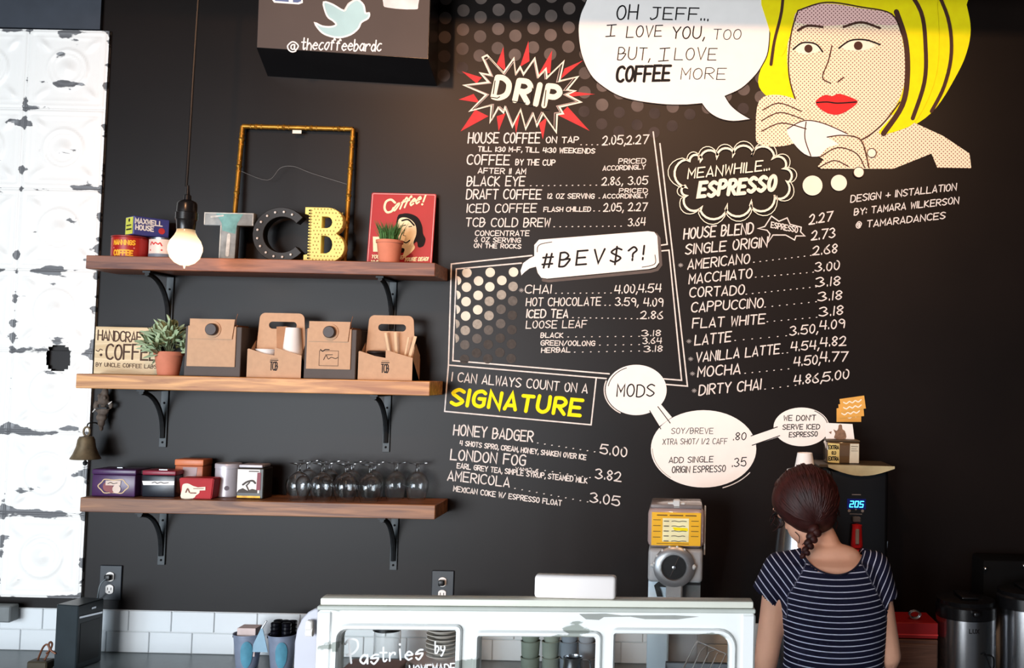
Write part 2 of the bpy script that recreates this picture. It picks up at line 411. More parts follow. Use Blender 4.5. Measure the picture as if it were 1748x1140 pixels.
# halftone dots
k1 = Ink(); k2 = Ink()
for c in range(22):
    x = 761 + c * 30.1
    for r in range(9):
        y = (31 if c % 2 == 0 else 51.5) - 33 + r * 32.7 - (c * .6 if c < 8 else 4) + (0 if c < 8 else (c - 8) * .8)
        xx = x - r * .8
        if (xx < 800 and y > 142) or (800 <= xx < 985 and y > 112) or (xx > 1150 and y > 215) or y > 232: continue
        if 985 <= xx < 1010 and y > 200: continue
        if xx > 1335: continue
        (k2 if y > 185 or (xx < 790 and y > 90) else k1).disc((xx, y), 10.6 if y < 185 else 9.6, 20)
paint('halftone_dots', k1, M_dotb, 1, label='brown-grey halftone dots painted behind the upper mural')
paint('faint_halftone_dots', k2, M_dotd, 1, label='faded halftone dots along the lower edge of the mural')

# speech bubble
P = [(1012, -40), (1001, 0), (991, 24), (987, 51.6), (992, 92), (1007.6, 127), (1028, 147), (1057, 164), (1090.5, 173), (1136.5, 178.6), (1173, 179)]
P = catmull(P, 4) + [(1198, 176.8)] + catmull([(1198, 176.8), (1210, 191.5), (1228.6, 202.6), (1252.5, 207), (1282, 203.5)], 4)[1:] + catmull([(1282, 203.5), (1261.8, 191.5), (1247, 178.6), (1237.8, 164)], 4)[1:] + catmull([(1237.8, 164), (1265.5, 151), (1289, 129), (1301.6, 110.5), (1311, 88), (1314, 47), (1309.5, 16), (1306, 0), (1297, -40)], 4)[1:]
k = Ink(); k.poly(P); sb = paint('speech_bubble', k, M_white, 4, label='large white speech bubble painted at the top of the wall')
k = Ink(); k.stroke(P, 1.6); paint('outline', k, M_black, 5, sb)
k = Ink()
for t, x0, y0, x1, y1, h, w in (('OH', 1052, 33, 1087, 33, 24, 2.4), ('JEFF...', 1110, 33, 1208, 35, 20, 2.2), ('i', 1034, 62, 1047, 61, 19, 1.8), ('LOVE', 1069, 64, 1129, 62, 19, 1.7),
     ('YOU,', 1147, 66, 1200, 66, 20, 2), ('TOO', 1217, 67, 1264, 67, 17, 1.3), ('BUT,', 1054, 102, 1107, 102, 21, 1.6), ('i', 1124, 104, 1138, 103, 22, 1.7),
     ('LOVE', 1151, 102, 1222, 102, 20, 1.5), ('MORE', 1162, 135, 1238, 135, 19, 1.3)): k.text(t, x0, y0, x1, y1, h, w)
paint('lettering', k, M_black, 6, sb)
k = Ink(); k.text('COFFEE', 1052, 139.5, 1142, 137.5, 25, 4.6); paint('bold_lettering', k, M_black, 6, sb)

# pop-art style portrait: a plain generic blonde woman lifting a coffee cup
M_face = mat('dotted_skin_paint', (250, 232, 204), .7, var=.02, spec=.2)
def dot_print(m, base, dot, step):
    nt = m.node_tree; n = nt.nodes
    tc = n.new('ShaderNodeTexCoord'); sp = n.new('ShaderNodeSeparateXYZ'); nt.links.new(tc.outputs['Object'], sp.inputs[0])
    def mth(op, a, b=None):
        q = n.new('ShaderNodeMath'); q.operation = op
        for i, v in enumerate((a, b)):
            if v is None: continue
            if isinstance(v, (int, float)): q.inputs[i].default_value = v
            else: nt.links.new(v, q.inputs[i])
        return q.outputs[0]
    def cell(ox, oz):
        fx = mth('SUBTRACT', mth('FRACT', mth('ADD', mth('DIVIDE', sp.outputs[0], step), 50 + ox)), .5)
        fz = mth('SUBTRACT', mth('FRACT', mth('ADD', mth('DIVIDE', sp.outputs[2], step), 50 + oz)), .5)
        return mth('SQRT', mth('ADD', mth('MULTIPLY', fx, fx), mth('MULTIPLY', fz, fz)))
    d = mth('LESS_THAN', mth('MINIMUM', cell(0, 0), cell(.5, .5)), .17)
    mx = n.new('ShaderNodeMixRGB'); nt.links.new(d, mx.inputs[0]); mx.inputs[1].default_value = (*lin(base), 1); mx.inputs[2].default_value = (*lin(dot), 1)
    nt.links.new(mx.outputs[0], n['Principled BSDF'].inputs['Base Color'])
dot_print(M_face, (252, 232, 200), (150, 104, 88), .0145)
M_blush = mat('blush_skin_paint', (244, 200, 192), .7, var=.02, spec=.2); dot_print(M_blush, (246, 200, 190), (128, 76, 72), .0145)
port = obj('mural_portrait', Ink().mesh('mural_portrait', lambda p: p), None, wall)
port.name = 'mural_portrait'; port['label'] = 'painted portrait of a blonde woman with red lips lifting a white coffee cup'
def pp(name, polys, m, layer, smooth=True, parent=port):
    k = Ink()
    for q in polys: k.poly(catmull(q, 4, True) if smooth else q)
    return paint(name, k, m, layer, parent)
def pl(name, lines, m, layer, w, smooth=True, parent=port):
    k = Ink()
    for q in lines: k.stroke(catmull(q, 5) if smooth and len(q) > 2 else q, w)
    return paint(name, k, m, layer, parent)
pp('hair', [[(1318, -40), (1312, 20), (1306, 90), (1294, 140), (1310, 165), (1330, 172), (1380, 180), (1450, 190), (1520, 228), (1560, 214), (1598, 184), (1632, 130), (1650, 90), (1657, 50), (1650, 8), (1636, -40)]], M_yel, 2)
pp('shoulder', [[(1498, 196), (1470, 230), (1440, 288), (1525, 288), (1590, 262), (1600, 286), (1658, 287), (1655, 262), (1610, 232), (1562, 210), (1540, 196)]], M_face, 3, False)
face = pp('face', [[(1352, 20), (1345, 70), (1345, 120), (1358, 170), (1380, 208), (1420, 236), (1466, 238), (1502, 212), (1534, 172), (1546, 120), (1540, 40), (1520, 14), (1440, -10), (1380, -12)]], M_face, 4)
pp('forehead', [[(1352, 10), (1350, 34), (1400, 44), (1470, 40), (1530, 42), (1524, 16), (1440, -10), (1380, -12)]], M_blush, 5, parent=port)
pp('fringe', [[(1318, -40), (1316, 60), (1334, 96), (1352, 50), (1362, 18), (1410, 6), (1470, 14), (1520, 24), (1538, 56), (1546, 120), (1540, 176), (1500, 226), (1536, 222), (1568, 200), (1600, 120), (1600, 10), (1580, -40)]], M_yel, 6)
pl('hair_strand', [[(1530, 20), (1546, 70), (1549, 130), (1540, 180), (1508, 228)]], M_brown, 7, 9)
pl('hair_strand', [[(1540, -30), (1572, 20), (1580, 80), (1578, 140), (1558, 202)]], M_brown, 7, 7)
pl('hair_strand', [[(1592, -30), (1618, 30), (1624, 90), (1612, 146), (1590, 190)]], M_brown, 7, 6)
pl('hair_strand', [[(1338, -30), (1334, 20), (1322, 70), (1316, 110)]], M_brown, 7, 5)
pl('face_line', [[(1362, 18), (1350, 60), (1346, 120), (1358, 170), (1382, 210), (1422, 238), (1466, 240), (1504, 214), (1536, 174)]], M_brown, 7, 2.2)
pl('hairline', [[(1362, 18), (1410, 4), (1470, 12), (1522, 24), (1540, 60)]], M_brown, 7, 2.5)
pl('eyebrow', [[(1362, 52), (1378, 44), (1404, 46)]], M_brown, 7, 4)
pl('eyebrow', [[(1440, 46), (1470, 38), (1502, 48)]], M_brown, 7, 4)
pp('eye', [[(1358, 82), (1372, 74), (1392, 76), (1402, 86), (1380, 92), (1364, 90)]], M_cream, 7)
pp('eye', [[(1436, 80), (1454, 70), (1478, 70), (1494, 78), (1474, 86), (1450, 86)]], M_cream, 7)
k = Ink(); k.disc((1380, 83), 7); k.disc((1465, 78), 7.5); paint('iris', k, M_brown, 8, port)
pl('eyelid', [[(1354, 84), (1370, 73), (1392, 75), (1404, 88)], [(1432, 82), (1452, 69), (1478, 68), (1502, 76)]], M_black, 9, 2.6)
pl('nose_line', [[(1420, 78), (1414, 104), (1404, 132), (1418, 142)], [(1430, 140), (1440, 132)]], M_brown, 7, 2)
pp('lips', [[(1392, 174), (1408, 162), (1420, 164), (1432, 160), (1452, 166), (1464, 174), (1448, 188), (1428, 196), (1406, 190)]], M_lip, 7)
pl('lip_line', [[(1394, 175), (1412, 174), (1430, 176), (1462, 174)]], M_black, 8, 2.2)
pp('painted_hand', [[(1296, 172), (1330, 162), (1372, 178), (1384, 214), (1366, 240), (1330, 250), (1296, 246), (1290, 226)]], M_face, 8)
pl('finger_line', [[(1302, 188), (1330, 176), (1368, 190)], [(1300, 206), (1332, 192), (1372, 204)], [(1300, 224), (1334, 210), (1376, 220)]], M_brown, 9, 2)
pp('painted_cup', [[(1344, 220), (1372, 206), (1404, 210), (1446, 228), (1440, 248), (1410, 264), (1380, 266), (1356, 246)]], M_white, 9)
pl('cup_line', [[(1344, 220), (1372, 206), (1404, 210), (1446, 228)], [(1376, 208), (1374, 236), (1384, 266)]], M_brown, 10, 1.8)
pp('painted_hand', [[(1412, 234), (1440, 230), (1470, 238), (1484, 288), (1402, 288), (1396, 284), (1406, 272), (1398, 268), (1412, 252), (1432, 246)]], M_face, 10, False)
pl('finger_line', [[(1412, 234), (1440, 231), (1470, 240), (1483, 286)], [(1400, 268), (1430, 252), (1462, 262), (1476, 286)], [(1398, 286), (1424, 274), (1448, 284)]], M_brown, 11, 2)
for cx, cy, r_ in ((1387, 316.6, 17), (1432, 312, 13.7), (1466, 294, 9), (1488, 261, 7.6)):
    k = Ink(); k.disc((cx, cy), r_, 28); o = paint('thought_dot', k, M_cream, 12)
    if r_ < 10: k = Ink(); k.stroke([(cx + r_ * math.cos(a * .26), cy + r_ * math.sin(a * .26)) for a in range(25)], 1.3); paint('outline', k, M_brown, 13, o)

# DRIP burst
burst = obj('starburst', Ink().mesh('starburst', lambda p: p), None, wall); burst['label'] = 'red and white starburst heading painted above the drip coffee prices'
rays = [[(430, 315), (385, 430), (445, 480)], [(598, 275), (540, 450), (605, 410)], [(757, 338), (665, 500), (745, 490)], [(965, 405), (840, 460), (815, 530)], [(1045, 632), (880, 612), (870, 650)], [(1008, 878), (860, 715), (800, 775)],
 [(695, 935), (668, 830), (722, 785)], [(515, 895), (498, 780), (540, 770)], [(398, 880), (385, 780), (445, 760)], [(142, 882), (330, 780), (240, 735)], [(130, 668), (230, 630), (270, 690)], [(150, 478), (285, 520), (250, 560)]]
for q in rays:
    k = Ink(); k.poly(CR(750, 0, 3.932, q)); paint('red_ray', k, M_red, 2, burst)
zz = [(320, 370), (430, 490), (500, 392), (512, 495), (542, 450), (565, 498), (640, 392), (665, 515), (715, 462), (722, 522), (835, 412), (805, 545), (930, 515), (855, 605), (912, 610), (855, 635), (950, 685), (805, 718), (830, 762), (790, 768), (785, 888), (695, 762), (655, 845), (630, 765), (580, 865), (545, 735), (490, 850), (440, 720), (430, 755), (395, 722), (340, 820), (350, 705), (205, 745), (315, 635), (165, 572), (330, 552), (275, 490), (345, 505), (290, 385)]
zz = CR(750, 0, 3.932, zz)
k = Ink(); k.poly(zz); paint('burst_ground', k, M_wall, 3, burst)
k = Ink(); k.stroke(zz, 3.0, closed=True); paint('zigzag_outline', k, M_cream, 4, burst)
k = Ink(); cxm, cym = 889, 160; k.stroke([(cxm + (x - cxm) * .93, cym + (y - cym) * .93) for x, y in zz], 1.3, closed=True); paint('inner_zigzag_outline', k, mat('pinkish_chalk', (190, 168, 160), .8), 4, burst)
k = Ink(); k.text('DRIP', 842, 166, 950, 183, 33, 9.5, .22, gap=4); paint('block_lettering', k, M_cream, 5, burst)
k = Ink()
for q in ([(838, 166), (849, 167.5), (853, 165)], [(871, 172), (897, 176)], [(903, 181), (914, 182)], [(926, 187), (937, 188)], [(842, 160), (845, 138)], [(874, 166), (877, 143)], [(906, 176), (909, 150)], [(929, 181), (932, 154)]): k.stroke(q, 1.5)
paint('letter_shading', k, M_black, 6, burst)

# menus
def menu(name, label, lines, dots=(), m=M_chalk, stars=()):
    root = obj(name, Ink().mesh(name, lambda p: p), None, wall); root['label'] = label
    for L in lines:
        t, x0, y0, x1, y1, h = L[:6]; w = L[6] if len(L) > 6 else max(1.5, h * .135)
        k = Ink(); k.text(t, x0, y0, x1, y1, h * .98, w, .1)
        paint('menu_words', k, m, 3, root)
    for (x0, y0, x1, y1, n) in dots:
        k = Ink(); k.dots(x0, y0, x1, y1, n, 1.0); paint('dotted_leader', k, m, 3, root)
    for (x, y) in stars:
        k = Ink(); k.text('*', x - 4, y + 4, x + 4, y + 4, 9, 1.1, 0); paint('asterisk', k, mat('grey_chalk', (150, 146, 144), .8), 3, root)
    return root
menu('drip_menu', 'white hand-lettered drip coffee price list under the red starburst', [
 ('HOUSE COFFEE', 799, 244, 921, 244, 17.5), ('ON TAP', 932, 243.5, 987, 243.5, 10, 1.9), ('2.05,2.27', 1028, 247, 1106, 245, 15), ('TILL 1:30 M-F, TILL 4:30 WEEKENDS', 816, 258, 1015, 261.5, 8, 1.8),
 ('COFFEE', 797, 280.5, 869, 281, 17), ('BY THE CUP', 880, 281.5, 947, 282, 9.5, 1.8), ('PRICED', 1056, 279, 1102, 278.5, 8, 1.5), ('ACCORDINGLY', 1029, 291, 1101, 288.5, 7.5, 1.5), ('AFTER 11 AM', 816, 295.5, 897, 297, 9, 1.7),
 ('BLACK EYE', 797, 317, 895, 317, 16), ('2.86, 3.05', 1027, 316, 1105, 314.5, 13.5), ('DRAFT COFFEE', 796, 339.5, 923, 339.5, 16), ('12 OZ SERVING', 935, 338.5, 1014, 338.5, 8, 1.6),
 ('PRICED', 1057, 329, 1105, 328.5, 7, 1.5), ('ACCORDINGLY', 1029, 338.5, 1105, 337.5, 7, 1.5), ('ICED COFFEE', 797, 362.5, 915, 362, 14.5), ('FLASH CHILLED', 928, 361, 1008, 360.5, 7.5, 1.6),
 ('2.05, 2.27', 1030, 360.5, 1104, 359.5, 13.5), ('TCB COLD BREW', 795, 386.5, 938, 387, 14.5), ('3.64', 1072, 386, 1101, 384, 13), ('CONCENTRATE', 811, 402, 903, 402.5, 8.5, 1.6), ('6 OZ SERVING', 810, 412.5, 888, 414, 7.5, 1.6), ('ON THE ROCKS', 809, 422.5, 889, 424, 7, 1.6)],
 [(992, 247, 1020, 247, 4), (906, 317, 1018, 316, 12), (1023, 338, 1024, 338, 1), (1014, 360, 1023, 360, 2), (946, 387, 1060, 386, 12)])
menu('beverage_menu', 'white hand-lettered tea and chocolate price list beside the fading dots', [
 ('CHAI', 896, 500.5, 940, 500.5, 14), ('4.00,4.54', 1049, 501, 1128, 498, 14), ('HOT CHOCOLATE', 898, 522, 1025, 521, 13.5), ('3.59, 4.09', 1050, 521.5, 1131, 522.5, 13.5), ('ICED TEA', 899, 542, 969, 542, 13.5, 2.2), ('2.86', 1093, 543.5, 1131, 544, 13),
 ('LOOSE LEAF', 898, 560, 1001, 559, 12.5), ('BLACK', 923, 576, 961, 576, 8, 1.6), ('3.18', 1095, 573.5, 1127, 573, 10), ('GREEN/OOLONG', 923, 589, 1015, 590, 8, 1.6), ('3.64', 1097, 586.5, 1129, 586, 10), ('HERBAL', 924, 601.5, 973, 601, 8, 1.6), ('3.18', 1099, 600.5, 1130, 600, 10)],
 [(949, 500.5, 1043, 500, 10), (1033, 521, 1041, 521, 2), (978, 542, 1088, 544, 12), (970, 575, 1091, 574, 10), (1024, 589, 1091, 588, 6), (981, 601, 1091, 599, 9)], stars=[(890, 495)])
sig = menu('signature_menu', 'white hand-lettered signature drinks list below the yellow heading', [
 ('HONEY BADGER', 774, 742, 909, 753.5, 17.5), ('5.00', 1024, 774, 1069, 779.5, 16), ('4 SHOTS SPRO, CREAM, HONEY, SHAKEN OVER ICE', 785, 759.5, 1000, 784.5, 8, 1.7), ('LONDON FOG', 769, 783.5, 896, 795, 17.5), ('3.82', 1016, 816, 1060, 821.5, 16),
 ('EARL GREY TEA, SIMPLE SYRUP, STEAMED MILK', 780, 798.5, 1002, 824.5, 8.5, 1.7), ('VANILLA', 880, 801, 918, 805, 4, 1), ('AMERICOLA', 764, 819, 869, 831, 16), ('3.05', 1007, 856.5, 1057, 863, 16), ('MEXICAN COKE W/ ESPRESSO FLOAT', 774, 838, 958, 863, 8.5, 1.7)],
 [(918, 756, 1015, 771, 9), (905, 799, 1007, 815, 9), (879, 833.5, 1003, 856.5, 11)])
k = Ink(); k.text('I CAN ALWAYS COUNT ON A', 771, 650, 1002, 671, 15, 2); paint('menu_words', k, M_chalk, 3, sig)
k = Ink(); k.text('SIGNATURE', 770, 690, 990, 709, 26, 6.2, .18, gap=3); h_ = paint('yellow_heading', k, M_yel, 3, sig, 'bold yellow painted heading')
menu('espresso_menu', 'white hand-lettered espresso price list on the right, slanting upwards', [
 ('HOUSE BLEND', 1167, 408, 1285, 398, 18), ('2.27', 1381, 382.5, 1420, 377, 16.5), ('SINGLE ORIGIN', 1170, 434.5, 1309, 421, 17), ('2.73', 1385, 409.5, 1425, 405, 16), ('AMERICANO', 1174, 459.5, 1279, 449, 16), ('2.68', 1387, 435, 1428, 431.5, 15),
 ('MACCHIATO', 1176, 484.5, 1283, 473.5, 16), ('3.00', 1391, 463.5, 1432, 460, 15), ('CORTADO', 1177, 507.5, 1270, 502, 16), ('3.18', 1392, 489.5, 1433, 486, 15), ('CAPPUCCINO', 1180, 533, 1302, 524, 16), ('3.18', 1396, 514, 1436, 510.5, 15),
 ('FLAT WHITE', 1182, 560, 1305, 552, 16), ('3.18', 1398, 540, 1438, 536.5, 15), ('LATTE', 1186, 589, 1247, 582.5, 17), ('3.50,', 1348, 572, 1394, 568, 15), ('4.09', 1399, 562, 1441, 559.5, 15), ('VANILLA LATTE', 1188, 618, 1330, 603, 16), ('4.54,', 1350, 599, 1396, 595.5, 15), ('4.82', 1400, 591.5, 1444, 589, 15.5),
 ('MOCHA', 1191, 643.5, 1263, 637, 17), ('4.50,', 1355, 625, 1398, 621, 15.5), ('4.77', 1400, 617, 1446, 616, 16), ('DIRTY CHAI', 1193, 674.5, 1298, 664, 17), ('4.86,', 1355, 656.5, 1401, 652, 15.5), ('5.00', 1404, 651, 1448, 646, 15.5)],
 [(1287, 447.5, 1384, 436, 10), (1290, 473, 1388, 464.5, 10), (1274, 502, 1393, 489.5, 12), (1306, 524, 1393, 515, 8), (1310, 549, 1394, 541.5, 8), (1255, 581, 1342, 573, 7), (1336, 603, 1344, 602, 2), (1272, 637, 1346, 629.5, 7), (1306, 664, 1358, 657.5, 5)],
 stars=[(1162, 452), (1176, 582), (1179, 612), (1182, 637), (1185, 666)])
menu('design_credit', 'small white hand-lettered credit beside the thought dots', [('DESIGN + INSTALLATION', 1452, 345, 1632, 324, 11.5, 1.8), ('BY: TAMARA WILKERSON', 1458, 367, 1636, 347, 11, 1.8), ('@ TAMARADANCES', 1461, 390, 1613, 373, 11, 1.8)])
# ruled lines of the menu frames
fr = obj('menu_frame', Ink().mesh('menu_frame', lambda p: p), None, wall); fr['label'] = 'double white ruled lines framing the middle menus'
for q in ([(908, 436), (770.5, 450.5), (765.5, 623), (759, 702), (1009, 725), (1017.7, 646)], [(890, 449), (779, 459), (773, 615.5), (1040, 638)], [(765.5, 623), (1035, 646)],
          [(1115, 225), (1139, 417), (1124, 419)], [(1126, 428.5), (1142, 427), (1163.5, 649), (1133, 646.5)], [(1126.5, 245), (1148, 431), (1173.5, 659), (1137, 656)]):
    k = Ink(); k.stroke(q, 2.3); paint('ruled_line', k, M_chalk, 2, fr)
hd = obj('fading_dots', Ink().mesh('fading_dots', lambda p: p), None, wall); hd['label'] = 'pale halftone dots fading downwards inside the menu frame'
inks = [Ink(), Ink(), Ink(), Ink()]
for c in range(5):
    for r in range(7 if c % 2 == 0 else 6):
        x = 797 + c * 19.9 - r * .7; y = (465.5 if c % 2 == 0 else 479.5) + r * 24.6 + (0 if c < 2 else -.3 * c)
        f_ = r + c * .75 + (.4 if c % 2 else 0)
        if y > 620: continue
        inks[0 if f_ < 3.4 else 1 if f_ < 4.6 else 2 if f_ < 6 else 3].disc((x, y), 8.2, 18)
for r in range(5): inks[0 if r < 3 else 1].poly([(779.5 - r * .9 + 8 * math.cos(a * .4 - 1.5), 479 + r * 24.6 + 8 * math.sin(a * .4 - 1.5)) for a in range(8)])
for k, m in zip(inks, (M_g1, M_g2, M_g3, M_g4)): paint('dots', k, m, 2, hd)
# #BEV$?! bubble
P = [(893, 449), (904, 441), (912, 437), (912, 418), (920, 409), (1106, 394.5), (1117, 396), (1122, 403), (1125, 448), (1119, 456), (1108, 459), (934, 475.5), (924, 474), (918, 466), (915, 455), (904, 458), (896, 464), (890, 470), (888.5, 462)]
k = Ink(); k.stroke([(x + 3, y + 4) for x, y in P[5:13]], 5); bb = paint('beverage_bubble', k, mat('grey_drop_line', (96, 86, 82), .8), 3, label='white rounded speech bubble with black symbols heading the beverage menu')
k = Ink(); k.poly(P); paint('bubble_fill', k, M_white, 4, bb)
k = Ink(); k.text('#BEV$?!', 925, 457, 1097, 443.5, 23, 3.2, .12, gap=4.2); paint('lettering', k, M_black, 5, bb)
k = Ink(); k.stroke(catmull([(917, 430), (918, 421), (925, 416), (942, 413)], 4), 1.2); k.stroke(catmull([(1118, 435), (1119, 448), (1112, 453), (1096, 456)], 4), 1.2); paint('accent_line', k, M_black, 5, bb)
def ell(name, cx, cy, rx, ry, label, texts, arcs=()):
    k = Ink(); k.disc((cx, cy), rx, 56, ry); o = paint(name, k, M_white, 4, label=label)
    k = Ink()
    for t in texts: k.text(*t[:6], t[6], .08)
    paint('lettering', k, M_black, 5, o)
    for (a0, a1, f, w, m) in arcs:
        k = Ink(); k.stroke([(cx + rx * f * math.cos(R(a0 + (a1 - a0) * i / 14)), cy + ry * f * math.sin(R(a0 + (a1 - a0) * i / 14))) for i in range(15)], w); paint('accent_line', k, m, 5, o)
    return o
ell('mods_bubble', 1086, 665.5, 52, 43, 'round white bubble reading mods', [('MODS', 1053, 676.5, 1116, 676.5, 20, 2.2)], [(120, 200, 1.05, 2, M_chalk), (190, 250, .93, 1.2, M_black)])
mb = ell('extras_bubble', 1201, 766, 90, 66, 'big oval white bubble listing milk and espresso extras', [('SOY/BREVE', 1146, 740, 1217, 740, 9.5, 1), ('XTRA SHOT/ 1/2 CAFF', 1131, 758.5, 1241, 757.5, 9.5, 1), ('.80', 1252, 751, 1273, 750, 12.5, 1.5),
 ('ADD SINGLE', 1142, 790, 1217, 788.5, 9.5, 1.3), ('ORIGIN ESPRESSO', 1147, 807, 1238, 805, 10.5, 1.4), ('.35', 1250, 796.5, 1273, 795.5, 14.5, 1.6)], [(35, 70, 1.07, 1.6, M_chalk), (130, 180, .97, 1, M_g2)])
for q in ([(1105, 695), (1125, 728), (1147, 712), (1124, 685)],): k = Ink(); k.poly(q); paint('connector', k, M_white, 4.5, mb); 
k = Ink(); k.stroke([(1109, 701), (1128, 732)], 1.5); k.stroke([(1123, 694), (1144, 722)], 1.5); paint('connector_line', k, M_black, 5, mb)
nb = ell('notice_bubble', 1368, 728.5, 47.5, 33, 'small oval white bubble saying no iced espresso', [("WE DON'T", 1338, 718, 1392, 717, 8.5, 1.4), ('SERVE ICED', 1336, 733, 1399, 732, 8, 1.4), ('ESPRESSO', 1347, 746, 1395, 744.5, 8, 1.4)], [(300, 350, .95, 1.2, M_black)])
k = Ink(); k.poly([(1278, 745), (1330, 727), (1334, 744), (1282, 761)]); paint('connector', k, M_white, 4.5, nb)
k = Ink(); k.stroke([(1282, 744), (1327, 728.5)], 1.5); k.stroke([(1284, 760), (1331, 743.5)], 1.5); paint('connector_line', k, M_black, 5, nb)
# cloud
cusp = CR(1130, 220, 3.932, [(265, 215), (375, 195), (483, 183), (610, 180), (745, 205), (815, 272), (832, 358), (745, 445), (590, 485), (428, 510), (262, 520), (165, 445), (165, 383), (190, 215)])
def cloud(f, bulge):
    cx, cy = 1254, 311; Q = [(cx + (x - cx) * f, cy + (y - cy) * f) for x, y in cusp]; out = []
    for i in range(len(Q)):
        a, b = Q[i], Q[(i + 1) % len(Q)]; mx, my = (a[0] + b[0]) / 2, (a[1] + b[1]) / 2; l = math.hypot(b[0] - a[0], b[1] - a[1])
        nx, ny = (b[1] - a[1]) / l, -(b[0] - a[0]) / l
        if (mx - cx) * nx + (my - cy) * ny < 0: nx, ny = -nx, -ny
        for k_ in range(10):
            t = math.pi * k_ / 10; c_ = -math.cos(t) / 2; s_ = math.sin(t)
            out.append((mx + (b[0] - a[0]) * c_ * 1.12 + nx * l * bulge * s_, my + (b[1] - a[1]) * c_ * 1.12 + ny * l * bulge * s_))
    return out
k = Ink(); k.poly([(x, y) for x, y in cloud(1.0, .6)]); cl = paint('thought_cloud', k, M_wall, 12, label='scalloped thought cloud heading the espresso menu')
k = Ink(); k.stroke(cloud(1.0, .55), 3.6, closed=True); paint('scalloped_outline', k, M_cream, 13, cl)
k = Ink(); k.stroke(cloud(1.06, .66), 1.4, closed=True); paint('thin_outline', k, M_cream, 13, cl)
k = Ink(); k.text('MEANWHILE...', 1174, 305, 1313, 290, 16.5, 2.3); paint('lettering', k, M_cream, 13, cl)
k = Ink(); k.text('ESPRESSO', 1192, 336, 1322, 324, 24, 6.4, .16, gap=3.2); paint('bold_lettering', k, M_cream, 13, cl)
st = CR(1130, 220, 3.932, [(645, 668), (690, 655), (735, 585), (785, 620), (840, 597), (860, 640), (935, 660), (930, 690), (958, 718), (900, 718), (890, 745), (830, 712), (745, 712), (710, 765), (725, 705), (705, 680)])
k = Ink(); k.stroke(st, 2, closed=True); sbm = paint('small_burst', k, M_chalk, 3, label='small white outlined burst beside the first espresso line')
k = Ink(); k.text('ESPRESSO', 1316, 388, 1361, 397, 9, 1.8); paint('lettering', k, M_chalk, 3, sbm)

# ------------------------------------------------------------------ shelves and brackets
SD = .195
W_top = wood('dark_walnut', (92, 48, 32), (154, 96, 66)); W_mid = wood('honey_oak', (160, 100, 52), (228, 166, 100)); W_low = wood('brown_oak', (108, 66, 44), (168, 114, 74))
SH = []
for (n, xl, xr, yl, yr, th, m, lab) in ((0, 147, 743, 435, 449, .046, W_top, 'top shelf, a thick reddish dark wooden board carrying the letters and coffee poster'),
        (1, 130, 734, 638, 650.5, .049, W_mid, 'middle shelf, a thick pale honey wooden board carrying the cardboard carriers'),
        (2, 137, 743, 850, 861, .048, W_low, 'bottom shelf, a thick brown wooden board carrying tins and upturned glasses')):
    L_, R_ = W(xl, yl, -SD), W(xr, yr, -SD); zt = (L_.z + R_.z) / 2
    o = tag(obj('wooden_shelf', BX((L_.x + R_.x) / 2, -SD / 2 - .003, zt - th / 2, R_.x - L_.x, SD - .006, th, bev=.002), m), lab, 'shelf', 'wooden wall shelves')
    SH.append((zt, zt - th, L_.x, R_.x))
br = thing('shelf_bracket', '', 'bracket', (0, 0, 0))
b = bmesh.new(); bx(b, 0, -.004, -.105, .026, .006, .205, bev=.001); obj('back_plate', b, M_plate, br)
b = bmesh.new(); bx(b, 0, -.088, -.004, .026, .17, .006); obj('top_plate', b, M_iron, br)
pts = [(0, -.168 + .158 * math.sin(R(a)) ** 1.0, -.010 - .150 * (1 - math.cos(R(a)))) for a in range(0, 91, 9)]
b = tube(pts + [(0, -.0095, -.175)], .0085, 6); obj('curved_brace', b, M_iron, br)
for z in (-.05, -.19): obj('screw', ball(bmesh.new(), (0, -.008, z), (.004, .003, .004), 8, 6), M_dark, br)
names = [('top', 0), ('middle', 1), ('bottom', 2)]
bxs = [((292, 672), 480, 0), ((282, 662), 690, 1), ((280, 675), 880, 2)]
first = True
for (xs, py, si) in bxs:
    for side, px in zip(('left', 'right'), xs):
        o = br if first else copy_tree(br); first = False
        o.location = (W(px, py, 0).x, 0, SH[si][1] - .0005)
        o['label'] = f'black curved iron bracket under the {side} end of the {names[si][0]} shelf'; o['group'] = 'curved iron shelf brackets'
def onshelf(px, py, si, Y=-.1): return Vector((W(px, py, Y).x, Y, SH[si][0] + .0005))

# ------------------------------------------------------------------ box sign
D = .2
FTL, FTR, FBR, FBL = W(444, -70, -D), W(737, -70, -D), W(730.6, 100.5, -D), W(438, 81.4, -D)
KTL, KTR, KBR, KBL = W(462, -70, -.001), W(752, -70, -.001), W(746, 147, -.001), W(457, 130, -.001)
b = bmesh.new(); vs = [b.verts.new(p) for p in (FTL, FTR, FBR, FBL, KTL, KTR, KBR, KBL)]
for f in ((0, 1, 2, 3), (7, 6, 5, 4), (3, 2, 6, 7), (0, 4, 5, 1), (1, 5, 6, 2), (0, 3, 7, 4)): b.faces.new([vs[i] for i in f])
M_sign = mat('sign_chalk_brown', (74, 62, 56), .6, var=.1, scale=3)
sg = tag(obj('box_sign', b, M_dark), 'black box sign with bird logo and handle lettering, hanging from above over the shelves', 'sign')
def fplane(p, px0=0): return W(p[0], p[1], -D - .0012 - p[2])
def sp(name, k, m, lay=0): return obj(name, k.mesh(name, lambda p: W(p[0], p[1], -D - .0008 - lay * .0006 - p[2])), m, sg)
k = Ink(); k.poly([(444.5, -68), (736, -68), (730, 99.5), (438.8, 80.8)]); sp('front_face', k, M_sign)
